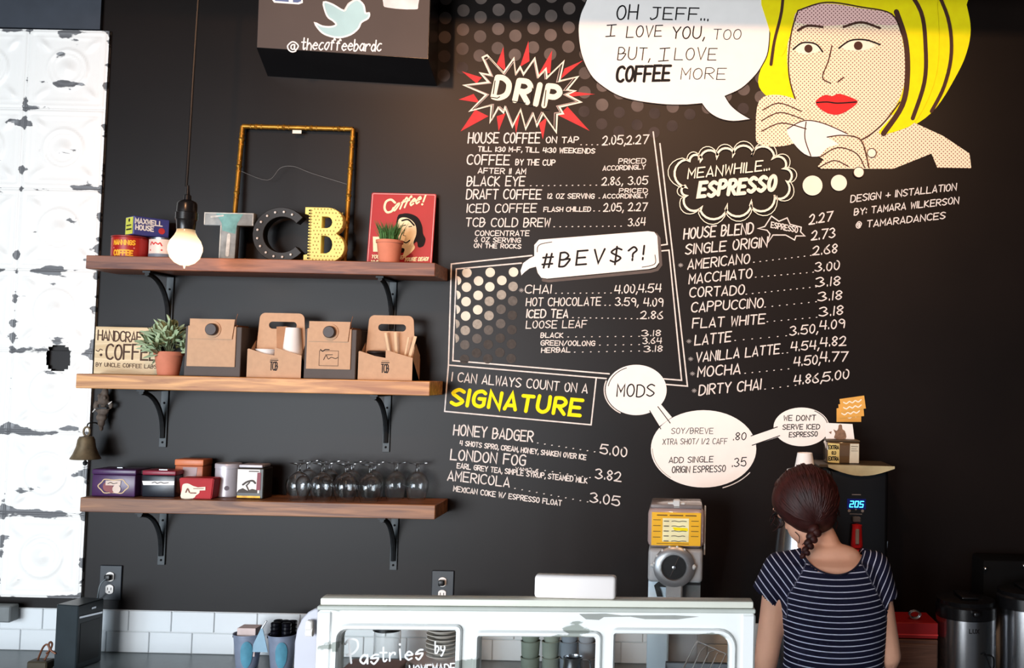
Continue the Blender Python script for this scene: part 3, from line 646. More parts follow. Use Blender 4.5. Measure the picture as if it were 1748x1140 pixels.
bird = CR(400, 0, 3.932, [(600, 15), (660, 30), (735, 72), (760, 40), (795, 10), (830, 0), (868, 35), (880, 88), (905, 88), (898, 122), (852, 150), (832, 190), (780, 232), (700, 252), (620, 235), (575, 205), (542, 155), (590, 176), (650, 180), (684, 165), (662, 138), (632, 118), (612, 80)])
k = Ink(); k.poly(catmull(bird, 3, True)); sp('bird_logo', k, mat('pale_teal_paint', (172, 206, 208), .7, var=.1, scale=8), 1)
k = Ink(); k.stroke(catmull(bird, 3, True), 3, closed=True); sp('bird_outline', k, M_white, 2)
k = Ink(); k.stroke([(587, 18), (594, 6), (606, -2)], 1.2); sp('wing_line', k, M_chalk, 3)
k = Ink(); k.poly([(463, -40), (516, -40), (517, 5), (510, 7.5), (468, 4.5), (463, -2)]); sp('blue_square_logo', k, M_white, 1)
k = Ink(); k.poly([(466, -38), (513, -38), (514, 2), (508, 4.5), (470, 1.5), (466, -3)]); sp('blue_square', k, mat('dull_blue_paint', (92, 108, 150), .7), 2)
k = Ink(); k.poly([(491, -30), (500, -30), (500, 4), (493, 3.5)]); k.poly([(486, -16), (507, -16), (507, -10), (486, -10)]); sp('letter_f', k, M_white, 3)
k = Ink(); k.poly(catmull([(654, -40), (714, -40), (714, 8), (707, 16), (662, 13), (654, 4)], 3, True)); sp('camera_logo', k, mat('pale_pink_paint', (236, 222, 220), .7), 1)
k = Ink(); k.text('@', 490, 88, 508, 90, 17, 2.3, .1, gap=0); k.text('thecoffeebardc', 514, 84, 650, 87.5, 19, 2.3, .1, gap=1.6); sp('lettering', k, M_white, 2)

# ------------------------------------------------------------------ pendant lamp
YL = -.42
bc = W(316, 425, YL); lp = thing('pendant_lamp', 'bare glowing filament bulb hanging on a black cord in front of the top shelf', 'pendant lamp', (bc.x, YL, bc.z))
s_ = S(YL)
cord = []
for px, py in ((341, -60), (338, 0), (334, 60), (329, 140), (325, 210), (320, 290), (318, 318)):
    q = W(px, py, YL); cord.append(q - bc)
top = cord[0] + Vector((.05, 0, .5)); cord = [Vector((top.x, 0, 3.69 - bc.z))] + cord
obj('cord', tube(catmull([tuple(c) for c in cord], 4), .0048, 8), M_plastic, lp)
obj('socket', lathe([(0, .205), (.004, .205), (.0065, .175), (.011, .172), (.012, .158), (.026, .152), (.030, .145), (.031, .118), (.0335, .116), (.0335, .094), (.030, .09), (.028, .062), (.0, .062)], 28), mat('black_bakelite', (26, 24, 24), .25, var=.1), lp, True)
Mb = bpy.data.materials.new('glowing_bulb_glass'); Mb.use_nodes = True
nt = Mb.node_tree; n = nt.nodes; bs_ = n['Principled BSDF']; bs_.inputs['Base Color'].default_value = (.42, .26, .13, 1); bs_.inputs['Roughness'].default_value = .12
tc = n.new('ShaderNodeTexCoord'); sx = n.new('ShaderNodeSeparateXYZ'); nt.links.new(tc.outputs['Object'], sx.inputs[0])
mr = n.new('ShaderNodeMapRange'); mr.inputs[1].default_value = .060; mr.inputs[2].default_value = .012; mr.inputs[3].default_value = .25; mr.inputs[4].default_value = 2.7
nt.links.new(sx.outputs[2], mr.inputs[0]); nt.links.new(mr.outputs[0], bs_.inputs['Emission Strength'])
bs_.inputs['Emission Color'].default_value = (1, .70, .38, 1)
obj('bulb', lathe([(0, -.063), (.002, -.062), (.0035, -.053), (.014, -.052), (.030, -.044), (.044, -.028), (.051, -.006), (.051, .008), (.045, .026), (.034, .042), (.028, .055), (.027, .066), (.022, .068), (0, .068)], 32), Mb, lp, True)
l = bpy.data.lights.new('bulb_light', 'POINT'); l.energy = .5; l.color = (1, .5, .22); l.shadow_soft_size = .05
lo = bpy.data.objects.new('bulb_light', l); C.objects.link(lo); lo.location = (bc.x, YL + .10, bc.z - .01)

# ------------------------------------------------------------------ top shelf things
Z0 = SH[0][0] + .0005
def boxthing(name, label, cat, px, si, Y, w, d, h, m, rz=0, bev=.003, group=None, part='body'):
    o = onshelf(px, (440, 640, 855)[si], si, Y); t = thing(name, label, cat, o, rz, group)
    obj(part, BX(0, 0, h / 2, w, d, h, bev=bev), m, t); return t
# coffee tins
M_redtin = mat('red_tin', (168, 30, 24), .35, var=.08); M_or = mat('orange_print', (250, 176, 40), .5, var=.05)
t = thing('coffee_tin', 'round red coffee tin with yellow lettering, left end of the top shelf', 'tin', onshelf(222, 440, 0, -.085))
r_ = .061; obj('body', lathe([(0, 0), (r_, 0), (r_, .071), (r_ - .002, .073), (0, .073)], 40), M_redtin, t, True)
obj('lid', lathe([(0, .0735), (r_ + .001, .0735), (r_ + .001, .077), (r_ - .003, .079), (0, .079)], 40), mat('dark_red_lid', (150, 40, 38), .4), t, True)
def wrap(k, r, rot0=0):       # bends a local drawing (metres) round a can of radius r; x = 0 faces the camera
    return lambda p: Vector(((r + .0006 + p[2]) * math.sin(p[0] / r + rot0), -(r + .0006 + p[2]) * math.cos(p[0] / r + rot0), p[1]))
k = Ink(); k.text('MANNINGS', -.036, .045, .036, .045, .015, .0042, 0, False); k.text('COFFEE', -.034, .008, .03, .008, .017, .0052, 0, False); obj('lettering', k.mesh('l', wrap(k, r_, .12)), M_or, t)
k = Ink(); k.stroke([(-.036, .034), (.034, .034)], .005); obj('pink_band', k.mesh('l', wrap(k, r_, .12)), mat('pink_print', (226, 130, 120), .5), t)
t = thing('coffee_tin', 'small white and red coffee tin with grey foot band behind the glowing bulb', 'tin', onshelf(278, 440, 0, -.085))
r_ = .046; obj('body', lathe([(0, .0), (r_, .0), (r_, .022), (r_, .068), (0, .068)], 36), mat('white_tin', (236, 214, 200), .35), t, True)
obj('rim', lathe([(r_ - .003, .068), (r_ + .0015, .068), (r_ + .0015, .074), (r_ - .003, .074)], 36), M_steel, t, True)
obj('foot_band', lathe([(r_ + .0004, .001), (r_ + .0008, .001), (r_ + .0008, .018), (r_ + .0004, .018)], 36), mat('grey_blue_print', (120, 128, 142), .5), t, True)
k = Ink(); k.stroke(catmull([(-.03, .048), (-.024, .058), (-.016, .05), (-.01, .056), (0, .05), (.006, .055), (.012, .045)], 4), .004); k.stroke([(-.03, .03), (.012, .03)], .006); obj('red_print', k.mesh('l', wrap(k, r_, .1)), M_red, t)
# blue box on top
b0 = onshelf(248, 440, 0, -.085); t = thing('coffee_box', 'blue coffee box with white lettering lying across the two round tins', 'box', (b0.x + .004, -.088, Z0 + .0796), R(50))
obj('body', BX(0, 0, .033, .120, .07, .064, bev=.002), mat('blue_print', (70, 74, 140), .45, var=.06), t)
k = Ink(); k.poly([(-.03, .003), (.03, .003), (.03, .062), (-.03, .062)]); obj('yellow_panel', k.mesh('l', onplane((-.0608, 0, 0), (0, -1, 0), (0, 0, 1))), mat('yellow_green_print', (206, 208, 70), .5), t)
k = Ink(); k.stroke([(-.02, .02), (.02, .02)], .005); k.stroke([(-.02, .034), (.016, .034)], .004); k.disc((0, .052), .006); obj('small_print', k.mesh('l', onplane((-.0618, 0, 0), (0, -1, 0), (0, 0, 1))), M_black, t)
k = Ink(); k.text('MAXWELL', -.055, .040, .035, .040, .016, .0042, 0, False); k.text('HOUSE', -.053, .018, .006, .018, .016, .0042, 0, False); obj('lettering', k.mesh('l', onfront(-.0356)), M_white, t)
k = Ink(); k.disc((.034, .022), .011); obj('red_spot', k.mesh('l', onfront(-.0356)), M_red, t)
# gilt frame leaning on the wall
yF = -.035
zb = SH[0][0] + .001
fl, frr = W(397, 440, yF), W(590, 444, yF); tl, tr = W(412, 214, yF), W(601, 219, yF)
fc = (fl + frr) / 2
fm = thing('picture_frame', 'empty gilt bamboo picture frame leaning on the wall behind the letters', 'picture frame', (fc.x, yF, zb))
BL = Vector((fl.x - fc.x, -.015, .006)); BR = Vector((frr.x - fc.x, -.015, .006)); TL = Vector((tl.x - fc.x, .012, tl.z - zb)); TR = Vector((tr.x - fc.x, .012, tr.z - zb))
def bamboo(a, b_, nn):
    bm = tube([a + (b_ - a) * i / 8 for i in range(9)], .0085, 10)
    for i in range(nn):
        c = a + (b_ - a) * (i + .5) / nn; d = (b_ - a).normalized() * .006
        tube([c - d, c, c + d], [.0085, .0108, .0085], 10, bm)
        for s in (-1, 1):
            c2 = c + d * 3.2 * s; tube([c2 - d * .3, c2 + d * .3], .0098, 8, bm)
    return bm
for a_, b_, n_ in ((BL, TL, 5), (BR, TR, 5), (TL, TR, 4), (BL, BR, 4)): obj('rail', bamboo(a_, b_, n_), M_gold, fm, True)
obj('hanging_wire', tube(catmull([tuple(TL.lerp(BL, .33)), (-.09, .0, .30), (-.045, .0, .345), (0, .0, .352), (.05, 0, .335), (.09, 0, .322), tuple(TR.lerp(BR, .42))], 5), .0006, 5), mat('dull_wire', (120, 116, 112), .5, metal=.5), fm)
obj('paper_scrap', BX(.008, .004, TL.z - .018, .032, .001, .012), M_cream, fm)
# letters
sc = S(-.1)
def letter(name, label, px, w, loops, thick, m, Y=-.09, rz=0):
    t = thing(name, label, 'letter', onshelf(px, 440, 0, Y), rz); me = plate(loops, thick, .0015); obj('body', me, m, t); return t
M_T = mat('weathered_grey_paint', (140, 146, 146), .7, var=.35, scale=26)
t = letter('letter_sign', 'weathered grey and teal wooden letter T on the top shelf', 391, 0, [[(-.028, 0), (.025, 0), (.028, .118), (.085, .118), (.085, .160), (-.085, .160), (-.085, .118), (-.026, .118)]], .03, M_T); t.scale = (1.02, 1, 1.06)
k = Ink(); k.poly([(-.045, .157), (.05, .157), (.03, .125), (.024, .09), (-.02, .1), (-.024, .125)]); obj('teal_paint', k.mesh('l', onfront(-.0155)), mat('teal_paint', (108, 158, 156), .7, var=.25, scale=40), t)
k = Ink(); k.stroke([(-.083, .120), (-.083, .158), (.083, .158), (.083, .120)], .003); k.stroke([(-.026, .116), (-.027, .002)], .003); k.stroke([(-.06, .145), (-.02, .15)], .006); k.stroke([(.0, .02), (.003, .085)], .012); obj('white_wear', k.mesh('l', onfront(-.0162)), mat('worn_white_paint', (204, 204, 198), .8, var=.25, scale=50), t)
def arcpts(cx, cz, rx, rz_, a0, a1, n=24): return [(cx + rx * math.cos(R(a0 + (a1 - a0) * i / n)), cz + rz_ * math.sin(R(a0 + (a1 - a0) * i / n))) for i in range(n + 1)]
outer = arcpts(0, .092, .094, .092, 40, 320); inner = arcpts(.004, .092, .062, .060, 320, 40)
t = letter('letter_sign', 'black marquee letter C studded with small bulbs, between the T and the B', 481, 0, [outer + inner], .04, mat('black_marquee_tin', (20, 19, 20), .5, var=.1), Y=-.085); t.scale = (1.05, 1, 1.05)
for i in range(12):
    a = R(62 + i * 21.5); b = bmesh.new(); ball(b, (.001 + .078 * math.cos(a), -.0235, .092 + .076 * math.sin(a)), .0042, 8, 6); obj('bulb', b, M_paper, t, True)
Bo = [(0, 0), (.05, 0)] + arcpts(.05, .048, .036, .048, -80, 60, 10) + arcpts(.048, .127, .033, .044, -55, 90, 10) + [(0, .171), (0, .150), (.008, .148), (.008, .024), (0, .022)]
Bo = [(x * 1.5 - .058, z * 1.02) for x, z in Bo]
h1 = [(x * 1.5 - .058, z * 1.02) for x, z in [(.036, .107), (.036, .143), (.045, .143)] + arcpts(.046, .125, .012, .018, 80, -80, 6) + [(.045, .107)]]
h2 = [(x * 1.5 - .058, z * 1.02) for x, z in [(.036, .028), (.036, .083), (.046, .083)] + arcpts(.046, .055, .014, .027, 80, -80, 6) + [(.046, .028)]]
M_B = mat('pale_yellow_metal', (238, 218, 120), .5, var=.06)
t = letter('letter_sign', 'pale yellow perforated metal letter B standing beside the red poster', 552, 0, [Bo, h1, h2], .035, M_B, Y=-.11); t.scale = (1.10, 1, 1.10)
k = Ink()
for j in range(17):
    z = .012 + j * .0095
    k.poly([(-.046, z), (-.040, z + .004), (-.034, z), (-.040, z - .004)])
for j in range(15):
    for i in range(10):
        x = -.028 + i * .0105 + (j % 2) * .005; z = .008 + j * .0115
        ins = (z < .024 or z > .151 or (.087 < z < .108) or x < -.012 or x > .036) and x < (.062 if abs(z - .05) < .035 or abs(z - .13) < .03 else .045)
        if ins: k.poly([(x, z - .003), (x + .0022, z), (x, z + .003), (x - .0022, z)])
obj('perforations', k.mesh('l', onfront(-.0182)), mat('perforation_shadow', (150, 130, 60), .7), t)
k = Ink()
for j in range(17): z = .012 + j * .0095; k.disc((-.0435, z), .0028, 6)
obj('edge_holes', k.mesh('l', onfront(-.019)), M_black, t)
# coffee poster leaning
pc = onshelf(679, 443, 0, -.06); pw = .232; ph = .268
ps = thing('tin_poster', 'red and cream coffee poster of a dark-haired woman standing on the top shelf', 'poster', (pc.x + .004, -.055, Z0)); ps.rotation_euler = (R(-7), 0, 0)
obj('sheet', plate([rrect(-pw / 2, 0, pw / 2, ph, .006)], .002), mat('red_poster_print', (172, 24, 38), .45, var=.04), ps)
M_pc = mat('cream_print', (248, 232, 190), .5, var=.02)
def psp(name, k, m, lay=0): return obj(name, k.mesh(name, onfront(-.0016 - lay * .0004)), m, ps)
k = Ink(); k.stroke(rrect(-pw / 2 + .004, .004, pw / 2 - .004, ph - .004, .004), .0022, closed=True); psp('border', k, mat('pink_border', (240, 170, 170), .5), ps and 0)
k = Ink(); k.stroke(catmull([(-.03, .232), (-.045, .243), (-.062, .235), (-.066, .212), (-.056, .196), (-.040, .2), (-.034, .212)], 5), .008)
for ch, x0_, x1_ in (('o', -.036, -.022), ('f', -.014, 0), ('f', .002, .016), ('e', .022, .036), ('e', .042, .056)):
    k.text(ch, x0_, .213 + x0_ * .35, x1_, .213 + x1_ * .35, .040, .006, .35, False, 0)
k.stroke([(.078, .262), (.071, .238)], .006); k.disc((.068, .228), .004); psp('script_heading', k, M_pc, 1)
k = Ink(); k.poly(catmull([(-.018, .178), (.0, .192), (.028, .192), (.056, .178), (.072, .150), (.078, .120), (.088, .100), (.082, .075), (.064, .07), (.056, .09), (.03, .06), (.0, .05), (-.02, .1)], 4, True)); psp('dark_hair', k, M_black, 1)
k = Ink(); k.poly(catmull([(-.012, .17), (.01, .178), (.034, .168), (.05, .148), (.054, .118), (.046, .086), (.052, .066), (.03, .04), (.012, .036), (.016, .062), (-.002, .07), (-.008, .1), (-.014, .13)], 4, True)); psp('pale_face', k, M_pc, 2)
k = Ink(); k.stroke(catmull([(.0, .166), (.022, .17), (.044, .15)], 4), .006); k.stroke([(.0, .146), (.014, .15)], .003); k.stroke([(.026, .144), (.036, .146)], .003); k.stroke([(.012, .137), (.008, .112), (.016, .11)], .002); k.stroke(catmull([(.008, .09), (.02, .085), (.032, .094)], 4), .004); psp('face_lines', k, M_black, 3)
k = Ink(); k.poly([(-.095, .05), (-.1, .105), (-.075, .105), (-.072, .05)]); psp('printed_cup', k, M_pc, 2)
k = Ink(); k.text("YOU CAN SLEEP", -.1, .026, .02, .026, .012, .003, .25, False); k.text("WHEN", -.1, .008, -.06, .008, .01, .003, .2, False); k.text("YOU'RE DEAD!", .018, .018, .10, .022, .012, .0034, .25, False); psp('slogan', k, M_pc, 2)
# potted grass
pp_ = onshelf(664, 446, 0, -.135); t = thing('potted_grass', 'small terracotta pot of green grass in front of the red poster', 'potted plant', pp_)
obj('pot', lathe([(0, 0), (.034, 0), (.043, .070), (.046, .070), (.047, .080), (.041, .080), (.040, .066), (0, .064)], 28), M_terra, t, True)
b = bmesh.new()
for i in range(150):
    a = random.uniform(0, 6.28); r0 = random.uniform(0, .028); h = random.uniform(.055, .088); ln = random.uniform(.1, .5); p0 = Vector((r0 * math.cos(a), r0 * math.sin(a), .062)); d = Vector((math.cos(a), math.sin(a), 0)) * h * ln
    tube([p0, p0 + d * .35 + Vector((0, 0, h * .55)), p0 + d + Vector((0, 0, h))], [.0018, .0016, .0003], 3, b)
g = obj('grass_blades', b, mat('grass_green', (74, 118, 62), .6, var=.45, scale=60), t); g['kind'] = 'stuff'

# ------------------------------------------------------------------ middle shelf things
Z1 = SH[1][0] + .0005
t = thing('wooden_sign', 'pale wooden sign with burnt coffee lettering behind the leafy potted plant', 'sign', onshelf(218, 640, 1, -.05)); t.location.x -= .003
obj('board', BX(0, 0, .083, .228, .016, .166, bev=.001), wood('pale_pine', (206, 176, 128), (238, 212, 168)), t)
k = Ink(); k.text('HANDCRAFTED', -.104, .118, .108, .112, .034, .0045, 0, False, gap=1.6); k.text('COFFEE', -.072, .052, .106, .052, .052, .0062, 0, False, gap=1.8); k.text('BY UNCLE COFFEE LABS', -.106, .026, .108, .022, .013, .0022, 0, False); k.stroke(catmull([(-.108, .082), (-.1, .078), (-.094, .086), (-.086, .083)], 4), .003); k.disc((-.09, .066), .005, 8)
obj('burnt_lettering', k.mesh('l', onfront(-.0086)), mat('burnt_brown', (74, 46, 28), .7), t)
pp_ = onshelf(287, 640, 1, -.125); t = thing('potted_succulent', 'terracotta pot of pale green leafy plant at the left of the middle shelf', 'potted plant', pp_)
obj('pot', lathe([(0, 0), (.034, 0), (.045, .068), (.048, .068), (.050, .082), (.043, .082), (.042, .068), (0, .066)], 28), M_terra, t, True)
b = bmesh.new(); tips = []
for i in range(16):
    a = i * 2.4; q = .2 + .8 * (i / 16) ** .5; p1 = Vector((.068 * q * math.cos(a), .05 * q * math.sin(a), .188 - .085 * q + random.uniform(-.01, .01)))
    p1.x -= .012; tube([(0, 0, .064), (p1.x * .35, p1.y * .35, .11), p1], .0018, 5, b); tips.append(p1)
obj('stems', b, mat('pale_stem', (120, 130, 96), .7), t)
lf = bmesh.new()
P_ = [(0, 0), (.006, .010), (.0075, .020), (.005, .030), (0, .036)]
for s in (-1, 1):
    vs = [lf.verts.new((s * x, .004 * (x / .0075) ** 2, z)) for x, z in P_[1:-1]]
    if s == -1: c0 = lf.verts.new((0, 0, 0)); c1 = lf.verts.new((0, -.001, .036)); mid = [lf.verts.new((0, -.002, z)) for x, z in P_[1:-1]]
    lf.faces.new((c0, vs[0], mid[0])); lf.faces.new((mid[-1], vs[-1], c1))
    for i in range(2): lf.faces.new((vs[i], vs[i + 1], mid[i + 1], mid[i]))
lme = bpy.data.meshes.new('leaf'); lf.to_mesh(lme); lf.free(); lme.materials.append(mat('sage_leaf', (168, 188, 150), .6, var=.2, scale=30))
for p in lme.polygons: p.use_smooth = True
for p1 in tips:
    for j in range(10):
        d = (p1 - Vector((0, 0, .07))).normalized() + Vector([random.uniform(-.9, .9) for _ in range(3)])
        o = obj('leaf', lme, None, t); o.location = p1 - Vector((0, 0, .006)) * (j % 4) * 1.5 + Vector([random.uniform(-.006, .006) for _ in range(3)])
        o.rotation_euler = d.to_track_quat('Z', 'Y').to_euler(); s = random.uniform(1.0, 1.45); o.scale = (s, s, s)
def coffee_box(px, label, w, mark=False):
    t = thing('coffee_carrier_box', label, 'box', onshelf(px, 640, 1, -.105), 0, 'cardboard coffee dispenser boxes'); h = .185; d = .13
    obj('base_carton', BX(0, 0, h * .46, w, d, h * .92, bev=.0015), M_dgrey, t)
    obj('front_panel', BX(-.004, -d / 2 - .0022, .033 + (h - .046) / 2, w * .86, .004, h - .046, bev=.001), M_kraft, t)
    me = plate([[(-w * .40, .128), (w * .36, .128), (w * .40, .196), (-w * .40, .196)]], .004); me.transform(Matrix.Translation((-.002, -d / 2 - .0068, 0))); f = obj('lid_flap', me, M_kraft, t)
    b = bmesh.new(); bx(b, 0, -.01, h * .92 + .004, w * .8, d * .7, .006); obj('top_fold', b, M_kraftd, t)
    b = lathe([(0, 0), (.028, 0), (.028, .003), (0, .003)], 24, M=Matrix.Translation((.001, -d / 2 - .009, .16)) @ Matrix.Rotation(R(90), 4, 'X')); obj('cap_collar', b, M_kraft, t)
    b = lathe([(0, 0), (.0205, 0), (.0205, .012), (.018, .015), (0, .015)], 24, M=Matrix.Translation((.001, -d / 2 - .012, .16)) @ Matrix.Rotation(R(90), 4, 'X')); obj('spout_cap', b, mat('dark_brown_plastic', (66, 56, 54), .5), t, True)
    b = tube([(.045, 0, h * .92), (.048, 0, h + .02), (.052, 0, h + .034)], .001, 5); obj('tie', b, M_kraftd, t)
    if mark:
        k = Ink(); k.stroke([(-.035, .045), (.03, .045), (.03, .096), (-.035, .096)], .0014, closed=True)
        k.stroke(catmull([(-.032, .1), (-.024, .094), (-.016, .1), (-.002, .1)], 4), .003); k.stroke(catmull([(-.02, .065), (-.012, .08), (-.004, .068), (.006, .074), (.02, .07), (.028, .074)], 4), .0022); k.stroke([(-.014, .082), (.01, .083)], .002)
        obj('printed_mark', k.mesh('l', onfront(-d / 2 - .0047)), M_black, t)
    return t
coffee_box(376, 'plain kraft and grey coffee box next to the leafy plant on the middle shelf', .192)
coffee_box(573, 'kraft and grey coffee box with a black sketch printed on its front', .176, True)
def carrier(px, label):
    t = thing('cup_carrier', label, 'cup carrier', onshelf(px, 640, 1, -.105), 0, 'cardboard drink carriers'); w = .186; d = .11
    obj('handle_panel', plate([[(-w * .46, .09)] + [(-w * .43, .18)] + arcpts(-w * .43 + .022, .205, .02, .02, 180, 90, 6) + arcpts(w * .43 - .022, .205, .02, .02, 90, 0, 6) + [(w * .43, .18), (w * .46, .09), (w * .46, .002), (-w * .46, .002)],
        rrect(-.045, .170, .052, .195, .0122, 5)], .004), M_kraft, t)
    fr_ = [(-w / 2, 0), (w / 2, 0), (w / 2, .078), (w * .22, .092), (0, .104), (0, .076), (-w * .2, .082), (-w / 2 + .004, .098), (-w / 2, .096)]
    me = plate([fr_], .003); me.transform(Matrix.Translation((0, -d / 2, 0))); obj('front_wall', me, M_kraft, t)
    me = plate([fr_], .003); me.transform(Matrix.Translation((0, d / 2 - .01, 0))); obj('rear_wall', me, M_kraftd, t)
    for s in (-1, 1):
        sw = bmesh.new(); vs = [sw.verts.new(p) for p in ((s * (w / 2 - .001), -d / 2, .001), (s * (w / 2 - .001), d / 2 - .01, .001), (s * (w / 2 - .001), d / 2 - .01, .09), (s * w * .47, 0, .13), (s * (w / 2 - .001), -d / 2, .078))]; sw.faces.new(vs)
        bmesh.ops.solidify(sw, geom=sw.faces[:], thickness=.002); obj('side_wall', sw, M_kraft, t)
    obj('divider', BX(0, -.023, .04, .002, .046, .076), M_kraftd, t); obj('base', BX(0, -.005, .003, w * .96, d * .9, .003), M_kraftd, t)
    k = Ink()
    k.stroke([(-.013, .060), (.013, .060)], .003); k.stroke([(-.012, .066), (.012, .066)], .001)
    k.text('TCB', -.013, .026, .012, .026, .028, .0034, 0, False, 0, gap=1.2); obj('printed_logo', k.mesh('l', onfront(-d / 2 - .0018)), M_black, t)
    return t.location
c1 = carrier(478, 'kraft cup carrier holding white cups, between the two coffee boxes')
c2 = carrier(665, 'kraft cup carrier holding wooden sticks, at the right end of the middle shelf')
def cup(loc, label, h=.095, r=.04, rx=0, ry=0, up=False, m=None, group=None):
    t = thing('paper_cup', label, 'cup', loc, 0, group); t.rotation_euler = (rx, ry, 0); q = 1 if up else -1
    pr = [(r * .68, 0), (r * .68, .001), (r * .96, h * .93), (r, h * .95), (r, h), (r * .93, h), (r * .66, .004), (0, .004)] if up else [(r, 0), (r, h * .05), (r * .96, h * .07), (r * .70, h), (r * .66, h - .003), (0, h - .003)]
    obj('body', lathe(pr, 28), m or M_paper, t, True); return t
cup(c1 + Vector((.045, -.014, .062)), 'upturned white paper cup standing tall in the left cup carrier', .112, .036)
cup(c1 + Vector((-.045, -.012, .05)), 'low white paper cup sunk in the left cup carrier', .048, .037, up=True)
t = thing('napkin_stack', 'folded brown paper napkins standing in the left cup carrier', 'napkins', c1 + Vector((.004, -.012, .078)))
b = bmesh.new()
for i in range(4): bx(b, .0 + .001 * i, .006 + i * .0035, .05, .036, .002, .10, rot=Matrix.Rotation(R(-3 + 2 * i), 3, 'Y'))
obj('napkins', b, mat('brown_napkin_paper', (172, 126, 92), .8), t)
for i, (dx, tilt, h, w_, lab) in enumerate(((.012, -12, .125, .009, 'leftmost wooden stirrer leaning in the right cup carrier'), (.032, -5, .125, .010, 'middle wooden stirrer standing in the right cup carrier'), (.052, 9, .11, .007, 'thin wooden stirrer leaning right in the right cup carrier'), (.066, 14, .115, .011, 'rightmost wide wooden stirrer leaning out of the right cup carrier'))):
    t = thing('wooden_stirrer', lab, 'stirrer', c2 + Vector((dx, -.02 - .004 * i, .042)), 0, 'wooden stirrers in the right carrier'); t.rotation_euler = (0, R(tilt), 0)
    obj('stick', BX(0, 0, h / 2, w_, .002, h, bev=.0008), mat('birch_wood', (216, 186, 148), .6), t)
t = thing('black_lid_stack', 'dark plastic lids lying in the left pocket of the right cup carrier', 'lids', c2 + Vector((-.042, -.012, .060)))
b = bmesh.new()
for i in range(4): lathe([(0, .0), (.034, 0), (.036, .006), (.030, .010), (0, .010)], 20, b, Matrix.Translation((0, 0, i * .0105)))
obj('lids', b, mat('brown_black_plastic', (40, 32, 30), .3), t, True)
for px, lab in ((438, 'orange-brown curved cardboard flap of a carton behind the plain coffee box'), (620, 'orange-brown curved cardboard flap of a carton behind the sketched coffee box')):
    o = onshelf(px, 640, 1, -.035); t = thing('folded_carton', lab, 'carton', (o.x - .02, -.03, Z1)); me = plate([[(-.05, 0), (.028, 0)] + arcpts(-.01, .10, .038, .07, 0, 80, 8) + [(-.05, .17)]], .02); obj('body', me, mat('orange_brown_card', (166, 104, 66), .75), t)

# ------------------------------------------------------------------ bottom shelf things
Z2 = SH[2][0] + .0005
def lidded(name, label, px, Y, w, d, h, m, lidm, rz=0, lidh=.016, bev=.004):
    t = thing(name, label, 'tin', onshelf(px, 853, 2, Y), rz, 'tea and coffee tins on the bottom shelf')
    obj('body', BX(0, 0, (h - lidh) / 2, w, d, h - lidh, bev=bev, seg=2), m, t, True)
    obj('lid', BX(0, 0, h - lidh / 2 + .0002, w + .003, d + .003, lidh, bev=bev, seg=2), lidm, t, True); return t
M_pur = mat('purple_tin', (72, 40, 84), .3, var=.12)
t = lidded('tea_tin', 'large purple tea tin with an ornate gold badge, leftmost on the bottom shelf', 206, -.11, .148, .1, .092, M_pur, M_pur, 0, .018)
def tsp(t, name, k, m, y): return obj(name, k.mesh(name, onfront(y)), m, t)
k = Ink(); k.stroke(catmull([(-.052, .035), (-.040, .048), (-.03, .058), (0, .056), (.03, .058), (.04, .048), (.052, .035), (.04, .022), (.028, .012), (0, .014), (-.028, .012), (-.04, .022)], 4, True), .0035, closed=True); tsp(t, 'gold_badge', k, mat('gold_print', (206, 170, 120), .4), -.0512)
k = Ink(); k.disc((-.018, .033), .017, 20); k.disc((-.006, .022), .01); tsp(t, 'red_medallion', k, mat('maroon_print', (140, 62, 62), .5), -.0516)
k = Ink(); k.poly([(-.026, .038), (.024, .038), (.026, .054), (-.026, .054)]); k.disc((.012, .026), .014); tsp(t, 'pale_label', k, mat('pale_print', (222, 196, 180), .5), -.0522)
k = Ink(); k.stroke(catmull([(-.018, .044), (-.008, .048), (.0, .044), (.014, .047)], 4), .002); tsp(t, 'label_script', k, M_black, -.0530)
obj('lid_knob', BX(0, -.01, .0945, .02, .01, .004, bev=.001), M_steel, t)
t = lidded('tea_tin', 'black tin with a dark red lid and a white band across its front', 280, -.105, .112, .085, .090, mat('navy_black_tin', (34, 38, 46), .25, var=.15), mat('wine_red_lid', (140, 34, 56), .35), 0, .016)
k = Ink(); k.poly([(-.052, .040), (.054, .042), (.054, .056), (-.056, .054)]); tsp(t, 'white_band', k, M_white, -.0436)
k = Ink(); k.stroke(catmull([(-.022, .048), (-.012, .051), (-.004, .047), (.008, .051), (.018, .048), (.034, .050)], 4), .0022); tsp(t, 'band_lettering', k, M_black, -.0444)
obj('lid_clasp', BX(.01, -.03, .0925, .03, .01, .004, bev=.001), M_steel, t)
t = lidded('tea_tin', 'narrow dark glossy tin squeezed between the purple and the black tin', 250, -.09, .03, .07, .088, mat('dark_plum_tin', (50, 34, 50), .3), mat('grey_tin_lid', (120, 112, 116), .3), 0, .014)
t = lidded('tea_tin', 'tall orange-brown tin standing behind the small red tin', 328, -.055, .098, .07, .125, mat('copper_orange_tin', (188, 104, 66), .4, var=.1), mat('bright_orange_lid', (214, 122, 76), .4), 0, .022)
k = Ink(); k.poly([(-.02, .055), (.026, .055), (.03, .098), (-.02, .098)]); tsp(t, 'grey_label', k, mat('greyish_pink_print', (176, 150, 150), .5), -.0362)
t = thing('tea_tin', 'small bright red tin with a cream picture label in front of the orange tin', 'tin', onshelf(341, 853, 2, -.145), 0, 'tea and coffee tins on the bottom shelf')
M_r2 = mat('bright_red_tin', (184, 18, 28), .6, var=.1)
b = bmesh.new(); vs = [b.verts.new((x, y, z)) for z, q in ((0, .92), (.070, 1.06)) for x, y in ((-.056 * q, -.03 * q), (.056 * q, -.03 * q), (.056 * q, .03 * q), (-.056 * q, .03 * q))]
